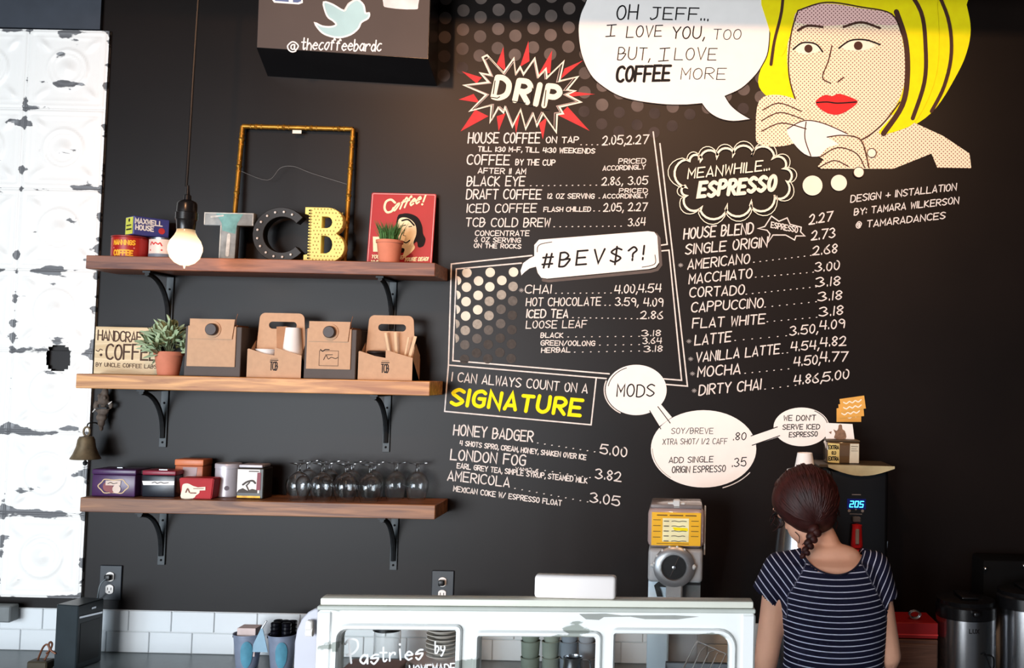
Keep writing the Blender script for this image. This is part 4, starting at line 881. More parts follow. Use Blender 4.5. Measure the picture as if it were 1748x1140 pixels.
for f in ((0, 1, 5, 4), (1, 2, 6, 5), (2, 3, 7, 6), (3, 0, 4, 7), (0, 3, 2, 1), (4, 5, 6, 7)): b.faces.new([vs[i] for i in f])
bmesh.ops.bevel(b, geom=b.edges[:], offset=.003, segments=2, affect='EDGES'); obj('body', b, M_r2, t, True)
fy = lambda p: Vector((p[0], -.0283 - .06 * p[1] - .0006 - p[2], p[1]))
k = Ink(); k.poly(catmull([(-.05, .002), (-.048, .03), (-.045, .048), (-.028, .052), (-.01, .044), (.008, .038), (.012, .022), (.0, .012), (-.01, .002)], 3, True)); obj('cream_picture', k.mesh('l', fy), M_cream, t)
k = Ink(); k.poly([(-.012, .028), (.032, .03), (.032, .042), (-.012, .038)]); obj('cream_strip', k.mesh('l', lambda p: fy(p) + Vector((0, -.0007, 0))), M_cream, t)
k = Ink(); k.stroke([(-.008, .035), (.026, .036)], .0022); k.stroke(catmull([(-.034, .022), (-.028, .034), (-.022, .022)], 4), .004); k.stroke([(-.018, .02), (.0, .02)], .004); obj('print_lines', k.mesh('l', lambda p: fy(p) + Vector((0, -.0014, 0))), mat('brown_print', (140, 84, 66), .6), t)
t = thing('round_canister', 'tall round silver-white canister between the red tin and the picture tin', 'canister', onshelf(388, 853, 2, -.08), 0, 'tea and coffee tins on the bottom shelf')
M_sil = mat('silver_white_tin', (206, 200, 206), .35, metal=.3, var=.04)
obj('body', lathe([(0, 0), (.040, 0), (.043, .003), (.043, .098), (0, .098)], 36), M_sil, t, True); obj('lid', lathe([(0, .0985), (.0445, .0985), (.0445, .112), (.042, .115), (0, .115)], 36), M_sil, t, True)
k = Ink(); k.disc((.014, .032), .008); obj('round_mark', k.mesh('l', wrap(k, .043)), mat('grey_mark', (110, 100, 108), .5), t)
t = thing('tea_tin', 'square tin with a white picture front and red edge, rightmost of the tins', 'tin', onshelf(432, 853, 2, -.10), 0, 'tea and coffee tins on the bottom shelf')
obj('body', BX(.004, 0, .052, .092, .08, .104, bev=.003), mat('olive_black_tin', (44, 40, 32), .35), t); obj('lid', BX(.002, 0, .1105, .082, .074, .011, bev=.004, seg=2), M_sil, t, True)
k = Ink(); k.poly([(-.040, .02), (.036, .02), (.036, .1), (-.040, .1)]); tsp(t, 'white_picture', k, M_white, -.0406)
k = Ink(); k.poly([(.026, .03), (.040, .03), (.040, .09), (.028, .09)]); tsp(t, 'red_edge', k, mat('maroon_edge', (140, 52, 66), .5), -.0414)
k = Ink(); k.poly([(-.04, .02), (.03, .02), (.03, .03), (.012, .034), (-.004, .028), (-.02, .036), (-.034, .03)]); k.stroke(catmull([(-.02, .048), (-.006, .058), (.012, .062), (.022, .054)], 4), .006); k.stroke([(.0, .03), (-.008, .045), (.002, .056)], .004); k.stroke([(-.0, .094), (.032, .094)], .003); tsp(t, 'picture_print', k, mat('dark_olive_print', (70, 60, 52), .6), -.0422)
k = Ink(); k.poly([(-.040, .003), (.040, .003), (.040, .010), (-.040, .010)]); tsp(t, 'gold_foot', k, M_gold, -.0406)
# glasses
gl = thing('stemmed_glass', '', 'glass', (0, 0, 0))
pr = [(0, .127), (.033, .1265), (.034, .128), (.0335, .1295), (.010, .1325)]
out = [(.029, .0), (.0365, .022), (.041, .045), (.040, .062), (.032, .082), (.018, .094), (.007, .099), (.0055, .108), (.008, .120), (.034, .1275), (.034, .1290), (0, .1300)]
inn = [(0, .094), (.010, .0925), (.028, .080), (.0375, .062), (.0388, .045), (.0345, .022), (.0275, .0003), (.029, 0)]
obj('goblet', lathe(inn + out[0:], 36), M_glass, gl, True)
gx = [(512, -.145, 'front'), (552, -.145, 'front'), (590, -.145, 'front'), (630, -.145, 'front'), (530, -.055, 'back'), (566, -.055, 'back'), (602, -.055, 'back'), (636, -.055, 'back'), (672, -.06, 'back'), (711, -.06, 'back')]
gx = [(508, -.145), (549, -.145), (589, -.145), (630, -.145), (524, -.055), (561, -.055), (599, -.055), (637, -.055), (674, -.055), (711, -.055)]
labs = ['leftmost glass of the front row, upturned stemmed glass next to the picture tin', 'second upturned stemmed glass of the front row from the left', 'third upturned stemmed glass of the front row from the left', 'rightmost upturned stemmed glass of the front row',
        'leftmost upturned stemmed glass of the rear row', 'second upturned stemmed glass of the rear row from the left', 'third upturned stemmed glass of the rear row from the left', 'fourth upturned stemmed glass of the rear row, behind the front row end', 'lone upturned stemmed glass second from the shelf end', 'upturned stemmed glass nearest the right end of the bottom shelf']
for i, ((px, Y), lab) in enumerate(zip(gx, labs)):
    o = gl if i == 0 else copy_tree(gl); o.location = onshelf(px, 852, 2, Y); o['label'] = lab; o['group'] = 'upturned stemmed glasses on the bottom shelf'

# ------------------------------------------------------------------ bell and carved figure by the tin panels
M_bronze = mat('aged_bronze', (120, 104, 80), .5, metal=.45, var=.3, scale=40)
q = W(147, 758, -.09); t = thing('brass_bell', 'small weathered brass bell hanging at the edge of the tin panels', 'bell', q)
obj('body', lathe([(.046, -.052), (.049, -.05), (.040, -.034), (.031, -.01), (.027, .016), (.022, .026), (0, .030)], 32), M_bronze, t, True)
obj('clapper', lathe([(0, -.075), (.006, -.072), (.008, -.064), (.004, -.058), (.0015, .01)], 12), M_iron, t, True)
obj('crown_loop', tube([(0.011 * math.cos(a * .5236), 0, .044 + .016 * math.sin(a * .5236)) for a in range(12)], .0035, 8, closed=True), M_bronze, t, True)
obj('hook', tube(catmull([(0, 0, .06), (.0, .01, .072), (0, .05, .072), (0, .072, .065)], 4), .0025, 6), M_iron, t)
q = W(176, 700, -.03); t = thing('carved_figure', 'small dark weathered carved figure with a pointed top hanging below the middle shelf', 'ornament', q)
b = bmesh.new()
for c, r in (((0, 0, .04), (.02, .014, .026)), ((.004, 0, .062), (.012, .010, .02)), ((.006, 0, .08), (.006, .006, .014)), ((0, 0, -.002), (.022, .014, .016)), ((-.002, -.004, -.026), (.019, .014, .016)), ((-.002, -.004, -.045), (.012, .010, .016)), ((-.002, -.002, -.064), (.007, .007, .01)), ((-.026, 0, .014), (.009, .007, .02)), ((.026, 0, .018), (.008, .006, .014)), ((-.01, -.012, .05), (.006, .005, .008)), ((.01, -.012, .044), (.006, .005, .008))): ball(b, c, r, 12, 8)
o = obj('body', b, mat('dark_weathered_wood', (92, 78, 68), .7, var=.4, scale=60, bump=.6), t, True)
rm = o.modifiers.new('r', 'REMESH'); rm.mode = 'VOXEL'; rm.voxel_size = .003; rm.use_smooth_shade = True
b = bmesh.new(); tube([(.022, -.006, .022), (.034, -.008, .032)], [.003, .0012], 6, b); tube([(-.024, -.006, .004), (-.032, -.01, -.008)], [.003, .0012], 6, b); obj('pale_spur', b, M_chalk, t)
b = tube([(.0, -.012, .008), (-.016, -.012, .006), (-.02, -.004, .005)], .003, 6); tube([(.0, -.012, .008), (.018, -.011, .008), (.022, -.002, .008)], .003, 6, b); obj('dark_collar', b, M_iron, t)
obj('hanger', tube([(.006, 0, .09), (.006, .02, .094), (.006, .028, .094)], .0015, 6), M_iron, t)

# ------------------------------------------------------------------ outlets
def outlet(px, py, label, plug=True):
    q = W(px, py, 0); t = thing('power_outlet', label, 'power outlet', (q.x, 0, q.z))
    obj('cover_plate', BX(0, -.004, 0, .078, .006, .122, bev=.002), mat('black_cover_plate', (36, 40, 46), .35), t)
    for z, nm in ((.022, 1), (-.022, 0)):
        me = plate([arcpts(0, z, .0165, .0165, 35, 145, 8) + arcpts(0, z, .0165, .0165, 215, 325, 8)], .004); me.transform(Matrix.Translation((0, -.009, 0)))
        rc = obj('receptacle', me, M_white, t)
        if nm == 0:
            k = Ink(); k.stroke([(-.006, z + .006), (-.006, z - .002)], .0022); k.stroke([(.006, z + .006), (.006, z - .002)], .0022); k.disc((0, z - .009), .0024, 8); obj('slots', k.mesh('l', onfront(-.0116)), M_black, rc)
    obj('plug', BX(-.001, -.021, .021, .021, .02, .02, bev=.004, seg=2), M_plastic, t, True)
    return t
t = outlet(190, 994, 'black wall outlet with a plugged cord above the black dispenser')
obj('plug_cord', tube(catmull([(-.004, -.03, .018), (-.016, -.04, .0), (-.022, -.04, -.03), (-.03, -.03, -.05), (-.05, -.02, -.07), (-.052, -.02, -.13)], 5), .0025, 6), mat('grey_cord', (110, 118, 122), .5), t)
outlet(756, 1003, 'black wall outlet half hidden behind the white glass case')

# ------------------------------------------------------------------ things on the back counter, left side
ZC = COUNTER + .0005
def oncounter(px, py, Y): q = W(px, py, Y); return Vector((q.x, Y, ZC))
# black dispenser
q = oncounter(134, 1100, -.17); t = thing('black_dispenser', 'tall black box dispenser with a silver strip at the left end of the counter', 'dispenser', q, R(-10))
hh = W(134, 1032, -.22).z - ZC
obj('housing', BX(0, 0, hh / 2, .083, .118, hh, bev=.003), mat('satin_black_metal', (40, 48, 52), .35), t)
obj('opening', BX(.0417, 0, hh * .40, .002, .09, hh * .62), M_plastic, t)
obj('silver_strip', BX(.0430, -.002, hh * .80, .004, .104, .008, rot=Matrix.Rotation(R(-3), 3, 'X'), bev=.001), M_steel, t); obj('name_badge', BX(.0427, .01, hh * .90, .002, .02, .006), M_steel, t)
# ledge at far left
a_ = W(-80, 1032, -.07); b_ = W(18, 1032, -.07); t = tag(obj('grey_ledge', BX((a_.x + b_.x) / 2, -.045, a_.z - .03, b_.x - a_.x, .05, .056, bev=.004), mat('grey_ledge_paint', (112, 116, 116), .5)), 'grey ledge jutting in at the far left above the tiles', 'ledge')
# wire holder
q = oncounter(70, 1134, -.22); q.z = ZC; t = thing('wire_clip_holder', 'brown twisted wire holder on a dark block, left of the black dispenser', 'holder', q)
b = BX(0, 0, .014, .066, .05, .028, bev=.004); obj('base', b, mat('dark_olive_block', (66, 58, 42), .6), t)
MW = mat('rusty_brown_wire', (110, 66, 44), .5, metal=.3)
obj('wire_loop', tube(catmull([(-.012, 0, .026), (-.004, 0, .05), (.006, 0, .072), (.018, 0, .078), (.026, 0, .062), (.02, 0, .044), (.01, 0, .026)], 5), .0032, 7), MW, t, True)
obj('wire_curl', tube(catmull([(.018, -.004, .05), (.03, -.004, .062), (.036, -.004, .08), (.03, -.004, .088), (.025, -.004, .078), (.034, -.004, .06), (.05, -.004, .05)], 5), .0032, 7), MW, t, True)
# buckets
M_bk = mat('blue_galvanised', (150, 160, 182), .45, metal=.25, var=.18, scale=14); M_bk2 = mat('teal_paint_patch', (92, 158, 182), .5, var=.25, scale=20)
def bucket(px, label):
    q = oncounter(px, 1125, -.15); t = thing('tin_bucket', label, 'bucket', q, 0, 'small blue tin buckets')
    obj('body', lathe([(0, 0), (.034, 0), (.036, .004), (.047, .108), (.0495, .110), (.0495, .113), (.046, .113), (.034, .006), (0, .006)], 32), M_bk, t, True)
    k = Ink()
    for i in range(-9, 9):
        ha, hb = [.05 + .045 * max(0, 1 - (a_ / 9.5) ** 2) ** .5 for a_ in (i, i + 1)]; k.quadstrip([(i * .002, .1 - ha), ((i + 1) * .002, .1 - hb)], [(i * .002, ha), ((i + 1) * .002, hb)])
    obj('painted_patch', k.mesh('l', lambda p: Vector(((.0370 + p[1] * .108) * math.sin(p[0] / .04 + .3), -(.0370 + p[1] * .108) * math.cos(p[0] / .04 + .3), p[1]))), M_bk2, t)
    for s in (-1, 1): obj('handle_lug', BX(s * .049, 0, .104, .006, .008, .014, bev=.001), M_iron, t)
    return q
q1 = bucket(422, 'left small blue tin bucket, filled with folded napkins')
q2 = bucket(481, 'right small blue tin bucket, filled with black lids')
t = thing('napkin_stack', 'pale pink folded napkins in the left blue bucket', 'napkins', q1 + Vector((0.004, 0, .04))); b = bmesh.new()
for i in range(7): bx(b, 0, -.024 + i * .008, .048, .062, .006, .094, bev=.001)
obj('napkins', b, mat('pale_pink_paper', (226, 204, 198), .8), t)
t = thing('black_lid_stack', 'stack of black cup lids standing in the right blue bucket', 'lids', q2 + Vector((0, 0, .08))); b = bmesh.new()
for i, (x, y) in enumerate(((-.02, -.014), (.018, -.016), (0, .016), (-.024, .02), (.024, .018))):
    for j in range(6): lathe([(0, 0), (.0155, 0), (.0165, .009), (.013, .0115), (0, .0115)], 14, b, Matrix.Translation((x, y, j * .0125)) @ Matrix.Rotation(R(random.uniform(-6, 6)), 4, 'X'))
obj('lids', b, mat('shiny_black_plastic', (14, 14, 22), .25), t, True)
t = thing('price_card', 'pale blue folded tag hanging between the two blue buckets', 'tag', (q1 + q2) / 2 + Vector((-.002, -.03, .058)))
me = plate([[(-.036, 0), (.024, 0), (.014, .04), (.004, .078), (.0, .086), (-.006, .07)]], .003); obj('card', me, mat('pale_blue_card', (150, 184, 204), .6), t)
obj('clip', tube([(0, 0, .078), (.012, .0, .098), (.016, 0, .104)], .003, 6), M_steel, t)

# ------------------------------------------------------------------ grinder
q = oncounter(1152, 1000, -.30); g_ = S(-.30); t = thing('coffee_grinder', 'grey bulk coffee grinder with a yellow label and round black dial', 'grinder', q)
def gz(py): return W(1152, py, -.39).z - ZC
M_gr = mat('grey_enamel', (160, 162, 164), .4, var=.05); M_gl = mat('light_grey_enamel', (206, 210, 210), .4, var=.04)
zt, zl1, zl0, zb0, zb1 = gz(866), gz(877), gz(931), gz(934), gz(992)
obj('left_column', BX(-.052, 0, zb1 / 2, .066, .17, zb1 - .002, bev=.004, seg=2), mat('pale_blue_enamel', (186, 202, 212), .4, var=.04), t, True)
obj('recessed_body', BX(.030, .03, zb1 / 2, .094, .10, zb1 - .002, bev=.004, seg=2), M_gr, t, True); obj('foot', BX(0, -.01, .012, .17, .19, .022, bev=.004), M_gr, t, True)
obj('motor_housing', BX(0, -.02, (zb0 + zb1) / 2, .172, .2, zb0 - zb1 - .002, bev=.012, seg=3), M_gr, t, True)
b = BX(0, -.02, (zt + zb0) / 2, .180, .185, zt - zb0, bev=.02, seg=3); obj('hopper', b, mat('smoky_pinkish_plastic', (166, 146, 142), .2, var=.05, coat=.4), t, True)
obj('hopper_lid', BX(0, -.02, zt + .004, .165, .17, .014, bev=.006, seg=2), mat('clear_grey_plastic', (130, 124, 124), .15), t, True)
b = bmesh.new(); bx(b, 0, -.09, zt + .012, .022, .03, .026, bev=.003); bx(b, 0, -.09, zt + .010, .056, .014, .014, bev=.003); obj('lid_latch', b, M_gl, t)
lz0, lz1 = gz(929) , gz(873)
o = obj('yellow_label', BX(0, -.1135, (lz0 + lz1) / 2, .155, .001, lz1 - lz0), mat('yellow_label_print', (240, 184, 28), .4, var=.04), t)
k = Ink(); mz = (lz0 + lz1) / 2
[k.stroke([(xa, lz1 - .009), (xb, lz1 - .009)], .004) for xa, xb in ((-.060, -.030), (-.020, .020), (.030, .062))]
for i in range(4): k.stroke([(-.072, mz + .028 - i * .018), (-.050, mz + .028 - i * .018)], .0022); k.stroke([(.048, mz + .026 - i * .016), (.070, mz + .026 - i * .016)], .0022)
k.stroke([(-.06, lz0 + .006), (.04, lz0 + .006)], .002); obj('label_print', k.mesh('l', onfront(-.1146)), mat('brown_label_print', (120, 84, 20), .6), t)
k = Ink(); k.poly([(-.043, lz0 + .012), (.040, lz0 + .012), (.040, lz1 - .018), (-.043, lz1 - .018)]); obj('grind_chart', k.mesh('l', onfront(-.1150)), mat('pale_chart', (250, 240, 190), .6), t)
k = Ink(); k.poly([(-.005, mz - .004), (.038, mz - .006), (.036, mz + .004), (-.012, mz + .006)]); obj('yellow_highlight', k.mesh('l', onfront(-.1156)), M_yel, t)
k = Ink()
for i in range(5):
    z = lz1 - .027 - i * .0155; k.stroke([(-.038, z), (-.024, z)], .003); k.stroke(catmull([(-.014, z), (-.004, z + .001), (.008, z - .001), (.02, z + .001), (.032 - .004 * (i % 2), z)], 3), .0022)
obj('chart_writing', k.mesh('l', onfront(-.1162)), mat('faded_ink', (96, 88, 70), .6), t)
dz = gz(964); DM = Matrix.Translation((-.004, -.121, dz)) @ Matrix.Rotation(R(90), 4, 'X')
obj('dial_ring', lathe([(0, -.004), (.064, -.004), (.066, .0), (.064, .012), (.052, .020), (.040, .020), (.038, .010), (0, .010)], 48, M=DM), mat('brushed_grey_metal', (150, 152, 154), .3, metal=.6), t, True)
obj('dial_face', lathe([(0, .0105), (.0375, .0105), (.0375, .012), (0, .012)], 40, M=DM), M_plastic, t, True)
b = lathe([(0, .0125), (.006, .0125), (.006, .02), (0, .022)], 16, M=DM); tube([Vector((-.016, -.134, dz - .03)), Vector((.010, -.134, dz + .034))], .0012, 5, b); obj('dial_pointer', b, M_steel, t, True)
b = bmesh.new()
for a in range(60, 175, 22): ball(b, (-.004 + .063 * math.cos(R(a)), -.130, dz + .063 * math.sin(R(a))), .005, 8, 6)
ball(b, (-.072, -.124, dz + .004), (.008, .006, .006), 8, 6); ball(b, (.056, -.13, dz + .002), (.010, .008, .01), 10, 8); obj('dial_stud', b, M_gl, t, True)
obj('bag_slot', plate([[(-.056, gz(1019)), (-.066, gz(1000)), (-.052, gz(993)), (-.018, gz(996)), (-.02, gz(1003)), (-.05, gz(1002)), (-.044, gz(1008)), (-.038, gz(1019))]], .004), M_plastic, t).location = (0, -.088, 0)
obj('chute', BX(-.002, -.11, gz(1010), .052, .05, gz(993) - gz(1036), bev=.005), mat('mid_grey_enamel', (140, 142, 142), .4), t)
obj('side_panel', BX(.058, -.086, gz(1014), .046, .004, gz(999) - gz(1040)), mat('dark_grey_enamel', (96, 98, 98), .5), t); obj('dark_gap', BX(.056, -.087, gz(996), .05, .004, .008), M_plastic, t)
obj('side_rod', BX(.092, -.06, gz(906), .005, .02, gz(868) - gz(952), bev=.001), M_gl, t)

# ------------------------------------------------------------------ front counter and glass case
YC = -1.66; CXl, CXr = W(557, 1030, YC).x, W(1288, 1030, YC).x; ztop = W(900, 1018, YC).z; sC = S(YC)
tag(obj('front_counter', BX((CXl + CXr) / 2 + .1, YC + .22, .51, 1.9, .7, 1.0, bev=.004), mat('front_counter_paint', (206, 206, 200), .5)), 'front serving counter under the white glass case', 'counter')
case = thing('glass_case', 'white flaking wooden display case front with three glass panes and pastry lettering', 'display case', ((CXl + CXr) / 2, YC, 1.0105)); C0 = case.location.copy(); case.rotation_euler = (0, 0, R(3.5))
M_cs = chipped('flaking_white_wood', (248, 250, 248), (164, 170, 162), .61, None, .35)
def cw(px, py, Y=YC): return W(px, py, Y) - Vector((C0.x, 0, C0.z))
H = ztop - C0.z
def cx_(px): return W(px, 1080, YC).x - C0.x
def czz(py): return W(900, py, YC).z - C0.z
ol = [(CXl - C0.x + .002, 0), (CXr - C0.x - .002, 0), (CXr - C0.x - .002, czz(1037)), (CXl - C0.x + .002, czz(1037))]
holes = []
for a_, b_, top_, rr4 in ((590, 783, 1071, (.005, .005, .006, .022)), (822, 1017, 1081, (.005, .005, .008, .008)), (1050, 1246, 1075, (.005, .005, .03, .008))):
    holes.append(rrect(cx_(a_), .05, cx_(b_), czz(top_), rr4))
me = plate([ol] + holes, .045, .003); o = obj('face_frame', me, M_cs, case)
k_ = bmesh.new()
for hh_ in holes:
    pass
for i, hl in enumerate(holes):
    xs = [p[0] for p in hl]; zs = [p[1] for p in hl]
    o = obj('pane', BX((min(xs) + max(xs)) / 2, .004, (min(zs) + max(zs)) / 2, max(xs) - min(xs) + .01, .003, max(zs) - min(zs) + .01), mat('thin_pane_glass', (240, 246, 246), .02, var=0, trans=1, ior=1.15), case)
    # raised moulding round every opening
    b = tube([(x, -.026, z) for x, z in [(p[0] * 1.0 + (.006 if p[0] > (min(xs) + max(xs)) / 2 else -.006), p[1] + (.006 if p[1] > (min(zs) + max(zs)) / 2 else -.006)) for p in hl]], .0055, 6, closed=True); obj('moulding', b, M_cs, case, True)
cwid = CXr - CXl
obj('cornice', BX(0, -.004, czz(1025), cwid - .004, .036, czz(1019) - czz(1031), bev=.003, seg=2), mat('cream_white_gloss', (240, 240, 226), .3, var=.03), case, True)
obj('cornice_lip', BX(0, -.004, czz(1035), cwid + .004, .046, czz(1031.5) - czz(1039), bev=.002), mat('grey_white_gloss', (196, 200, 192), .35, var=.06), case)
for s in (-1, 1): obj('side_post', BX(s * (cwid / 2 - .012), -.001, czz(1039) / 2, .028, .05, czz(1039) - .002, bev=.004), M_cs, case)
zb_ = C0.z + czz(1019) + .0008; q = W(983, 1000, YC); t = thing('white_paper_box', 'plain white rounded box standing on top of the glass case', 'box', (q.x, YC, zb_)); zt_ = W(983, 980.5, YC).z
obj('body', BX(0, 0, (zt_ - zb_) / 2, 137 * sC, .028, zt_ - zb_, bev=.007, seg=3), mat('glossy_white_plastic', (246, 238, 234), .3, var=.01), t, True)
k = Ink(); k.poly([(cx_(988), czz(1042)), (cx_(1000), czz(1051)), (cx_(1022), czz(1052)), (cx_(1030), czz(1047)), (cx_(1075), czz(1046)), (cx_(1100), czz(1050)), (cx_(1155), czz(1050)), (cx_(1192), czz(1045)), (cx_(1150), czz(1043)), (cx_(1060), czz(1044)), (cx_(1032), czz(1041))]); obj('bare_patch', k.mesh('l', onfront(-.0232)), mat('bare_grey_wood', (160, 162, 156), .6, var=.15), case)
M_pen = mat('white_paint_pen', (246, 246, 246), .7, emit=None)
def penw(p): v = W(p[0], p[1], YC - .001 - p[2]); return v - C0
k = Ink(); k.stroke([(601, 1091), (605, 1126)], 3.6); k.stroke(catmull([(595, 1094), (602, 1086), (614, 1088), (616, 1100), (608, 1110), (598, 1112)], 5), 3.6)
k.text('a', 620, 1128, 632, 1128, 24, 3.4, 0); k.text('s', 638, 1128, 650, 1128, 24, 3.2, 0); k.text('t', 653, 1124, 664, 1124, 24, 3, 0); k.text('r', 669, 1124, 678, 1124, 22, 3, 0); k.stroke([(686, 1104), (687, 1122)], 3); k.disc((686, 1096), 2); k.text('e', 695, 1122, 707, 1122, 23, 3, 0); k.text('s', 713, 1122, 724, 1121, 24, 3.2, 0)
k.text('by', 745, 1112, 761, 1112, 19, 2.4, 0); k.text('HOMEMADE', 702, 1147, 778, 1144, 14, 2.4, 0); obj('pen_lettering', k.mesh('l', penw), M_pen, case)
# side bracket beside the case
q = W(530, 1090, YC + .08)
t = thing('metal_side_panel', 'rounded grey-white metal panel with a hinge at the left of the glass case', 'panel', (q.x, YC + .08, 1.0105)); zz_ = lambda py: W(530, py, YC + .08).z - 1.0105; xx_ = lambda px: W(px, 1090, YC + .08).x - q.x
obj('panel', plate([[(xx_(506), 0), (xx_(545), 0), (xx_(545), zz_(1036)), (xx_(538), zz_(1037)), (xx_(527), zz_(1043)), (xx_(516), zz_(1056)), (xx_(509), zz_(1074)), (xx_(506), zz_(1095))]], .02, .003), mat('grey_white_metal', (196, 196, 206), .4, var=.03), t)
b = bmesh.new(); bx(b, xx_(534), -.02, zz_(1066), .014, .014, .028, bev=.003); tube([(xx_(530), -.024, zz_(1074)), (xx_(541), -.024, zz_(1074))], .008, 12, b); obj('hinge', b, M_white, t, True)

# ------------------------------------------------------------------ crockery seen through the case
M_plt = mat('stoneware_plate', (208, 200, 190), .3, var=.06)
def stack(px, Y, n, r, dz_, label, m, name='plate', cat='plate', z0=None, group=None, prof=None):
    q = oncounter(px, 1090, Y); z = z0 if z0 is not None else ZC
    base = None; ORD = ['lowest', 'second', 'third', 'fourth', 'fifth', 'sixth', 'seventh', 'eighth', 'ninth', 'tenth', 'eleventh', 'twelfth']
    for i in range(n):
        if base is None:
            t = thing(name, 'lowest ' + label, cat, (q.x, Y, z), 0, group); pr = prof or [(0, 0), (r * .6, 0), (r * .62, .002), (r, .011), (r, .0135), (r * .6, .005), (0, .004)]
            obj('body', lathe(pr, 28), m, t, True); base = t
        else:
            t = copy_tree(base); t.location.z = z + i * dz_; t.location.x = q.x + random.uniform(-.002, .002)
        t['label'] = ('topmost ' if i == n - 1 else ORD[i] + ' from the bottom, ') + label
    return z + n * dz_
ztp = stack(742, -.2, 4, .088, .0145, 'wide pink plate under the saucer pile behind left pane', mat('pinkish_plate', (206, 176, 166), .3), group='wide plates under the saucer pile')
stack(758, -.2, 12, .058, .0138, 'small stoneware saucer of the tall pile behind the left pane', M_plt, z0=ztp + .0015, group='small saucers in the tall pile')
cp = [(0, 0), (.024, 0), (.030, .012), (.032, .055), (.034, .057), (.031, .058), (.028, .014), (0, .006)]
for px, n_, m, lab in ((906, 4, mat('sage_green_mug', (134, 146, 134), .3, var=.06), 'sage green cup in the leftmost pile behind the middle pane'), (941, 4, mat('pale_green_mug', (150, 160, 148), .3, var=.06), 'paler green cup in the second pile behind the middle pane'), (971, 4, mat('blue_grey_mug', (140, 150, 160), .3, var=.06), 'blue-grey cup in the third pile behind the middle pane'), (1002, 4, mat('silver_grey_mug', (164, 168, 174), .3, var=.06), 'silver-grey cup in the rightmost pile behind the middle pane')):
    stack(px, -.16, n_, .032, .054, lab, m, 'stacked_cup', 'cup', group=lab.replace('cup in', 'cups in'), prof=[(a_ * (1.0 if px < 930 else .92), b_) for a_, b_ in cp])
# metal syrup holder in front of the cups
q = oncounter(978, 1130, -.27); t = thing('steel_pitcher', 'small steel milk pitcher in front of the cup piles', 'pitcher', q)
obj('body', lathe([(0, 0), (.036, 0), (.038, .006), (.034, .045), (.030, .075), (.033, .09), (.031, .09), (.028, .075), (.032, .045), (.035, .01), (0, .008)], 28), M_steel, t, True); obj('handle', tube(catmull([(.032, 0, .08), (.056, 0, .075), (.056, 0, .03), (.036, 0, .02)], 5), .0035, 8), M_steel, t, True)
# wire rack tray
q = oncounter(1192, 1130, -.50); q.x = W(1195, 1120, -.50).x; b0_ = obj('body', BX(0, 0, .036, .20, .15, .072, bev=.003), mat('grey_steel_box', (120, 124, 126), .4, metal=.4)); b0_.name = 'steel_caddy'; b0_.location = q; tag(b0_, 'low grey steel caddy under the wire rack tray behind the right pane', 'caddy'); q = q + Vector((0, 0, .0735)); t = thing('wire_rack_tray', 'wire rack leaning in a steel tray behind the right pane', 'tray', q)
b = bmesh.new(); vs = [b.verts.new((x, y, z)) for z, k2_ in ((0.0, .8), (.05, 1)) for x, y in ((-.105 * k2_, -.07 * k2_), (.105 * k2_, -.07 * k2_), (.105 * k2_, .07 * k2_), (-.105 * k2_, .07 * k2_))]
for f in ((0, 1, 5, 4), (1, 2, 6, 5), (2, 3, 7, 6), (3, 0, 4, 7), (0, 3, 2, 1)): b.faces.new([vs[i] for i in f])
obj('tray', b, M_steel, t); fm_ = tube([(-.105, -.07, .05), (.105, -.07, .05), (.105, .07, .05), (-.105, .07, .05)], .003, 6, closed=True); obj('tray_rim', fm_, M_steel, t)
for i in range(6):
    x = -.07 + i * .026; obj('wire', tube([(x, -.05, .02), (x + .045, .02, .10 - i * .002), (x + .062, .04, .122 - i * .012)], .0017, 6), mat('pale_wire', (196, 200, 204), .35), t)
obj('wire_frame', tube([(-.07, -.05, .03), (.06, -.05, .03), (.122, .04, .07), (-.01, .04, .125)], .002, 6, closed=True), mat('pale_wire', (196, 200, 204), .35), t)
# brown box seen in left pane
q = oncounter(640, 1120, -.33); t = thing('brown_pastry_box', 'dull brown box on the counter behind the pastry lettering', 'box', q); obj('body', BX(0, 0, .03, .17, .12, .06, bev=.003), mat('dull_brown_board', (120, 96, 90), .6), t); obj('lid', BX(0, 0, .064, .176, .126, .008, bev=.002), mat('pinkish_brown_lid', (160, 130, 124), .6), t)
q = oncounter(660, 1120, -.18); t = thing('glass_jar', 'tall clear glass jar with black lid behind the pastry lettering', 'jar', q); obj('body', lathe([(0, 0), (.045, 0), (.045, .14), (.041, .14), (.041, .004), (0, .004)], 28), M_glass, t, True); obj('lid', lathe([(0, .142), (.048, .142), (.048, .155), (0, .157)], 28), M_plastic, t, True)

# ------------------------------------------------------------------ brewer, steel urn, jar, cards
q = oncounter(1455, 900, -.13); t = thing('hot_water_brewer', 'tall black hot water dispenser with a glowing blue display', 'dispenser', q)
def bz(py): return W(1455, py, -.25).z - ZC
zt = bz(800); wB = 100 * S(-.25)
obj('black_front', BX(0, -.03, zt / 2, wB, .18, zt - .004, bev=.012, seg=3), mat('gloss_black_panel', (13, 13, 16), .3, var=.05), t, True)
obj('steel_side', BX(-wB / 2 - .024, .01, zt / 2 - .01, .048, .2, zt - .03, bev=.008, seg=2), mat('brushed_side_steel', (110, 110, 114), .4, metal=.7), t, True)
hood = [(-.105, zt + .012), (.115, zt + .012)] + [(.115 - .22 * i / 10, zt + .004 - .026 * math.sin(math.pi * i / 10)) for i in range(11)]
obj('top_visor', plate([hood], .012), mat('pale_gold_visor', (196, 186, 146), .35), t).location = (0, -.127, 0); obj('top_cover', BX(-.01, -.02, zt + .006, .25, .2, .012, bev=.004), mat('dark_bronze_cover', (70, 62, 50), .5), t)
kk = (W(1461, 860, -.25).x - q.x)
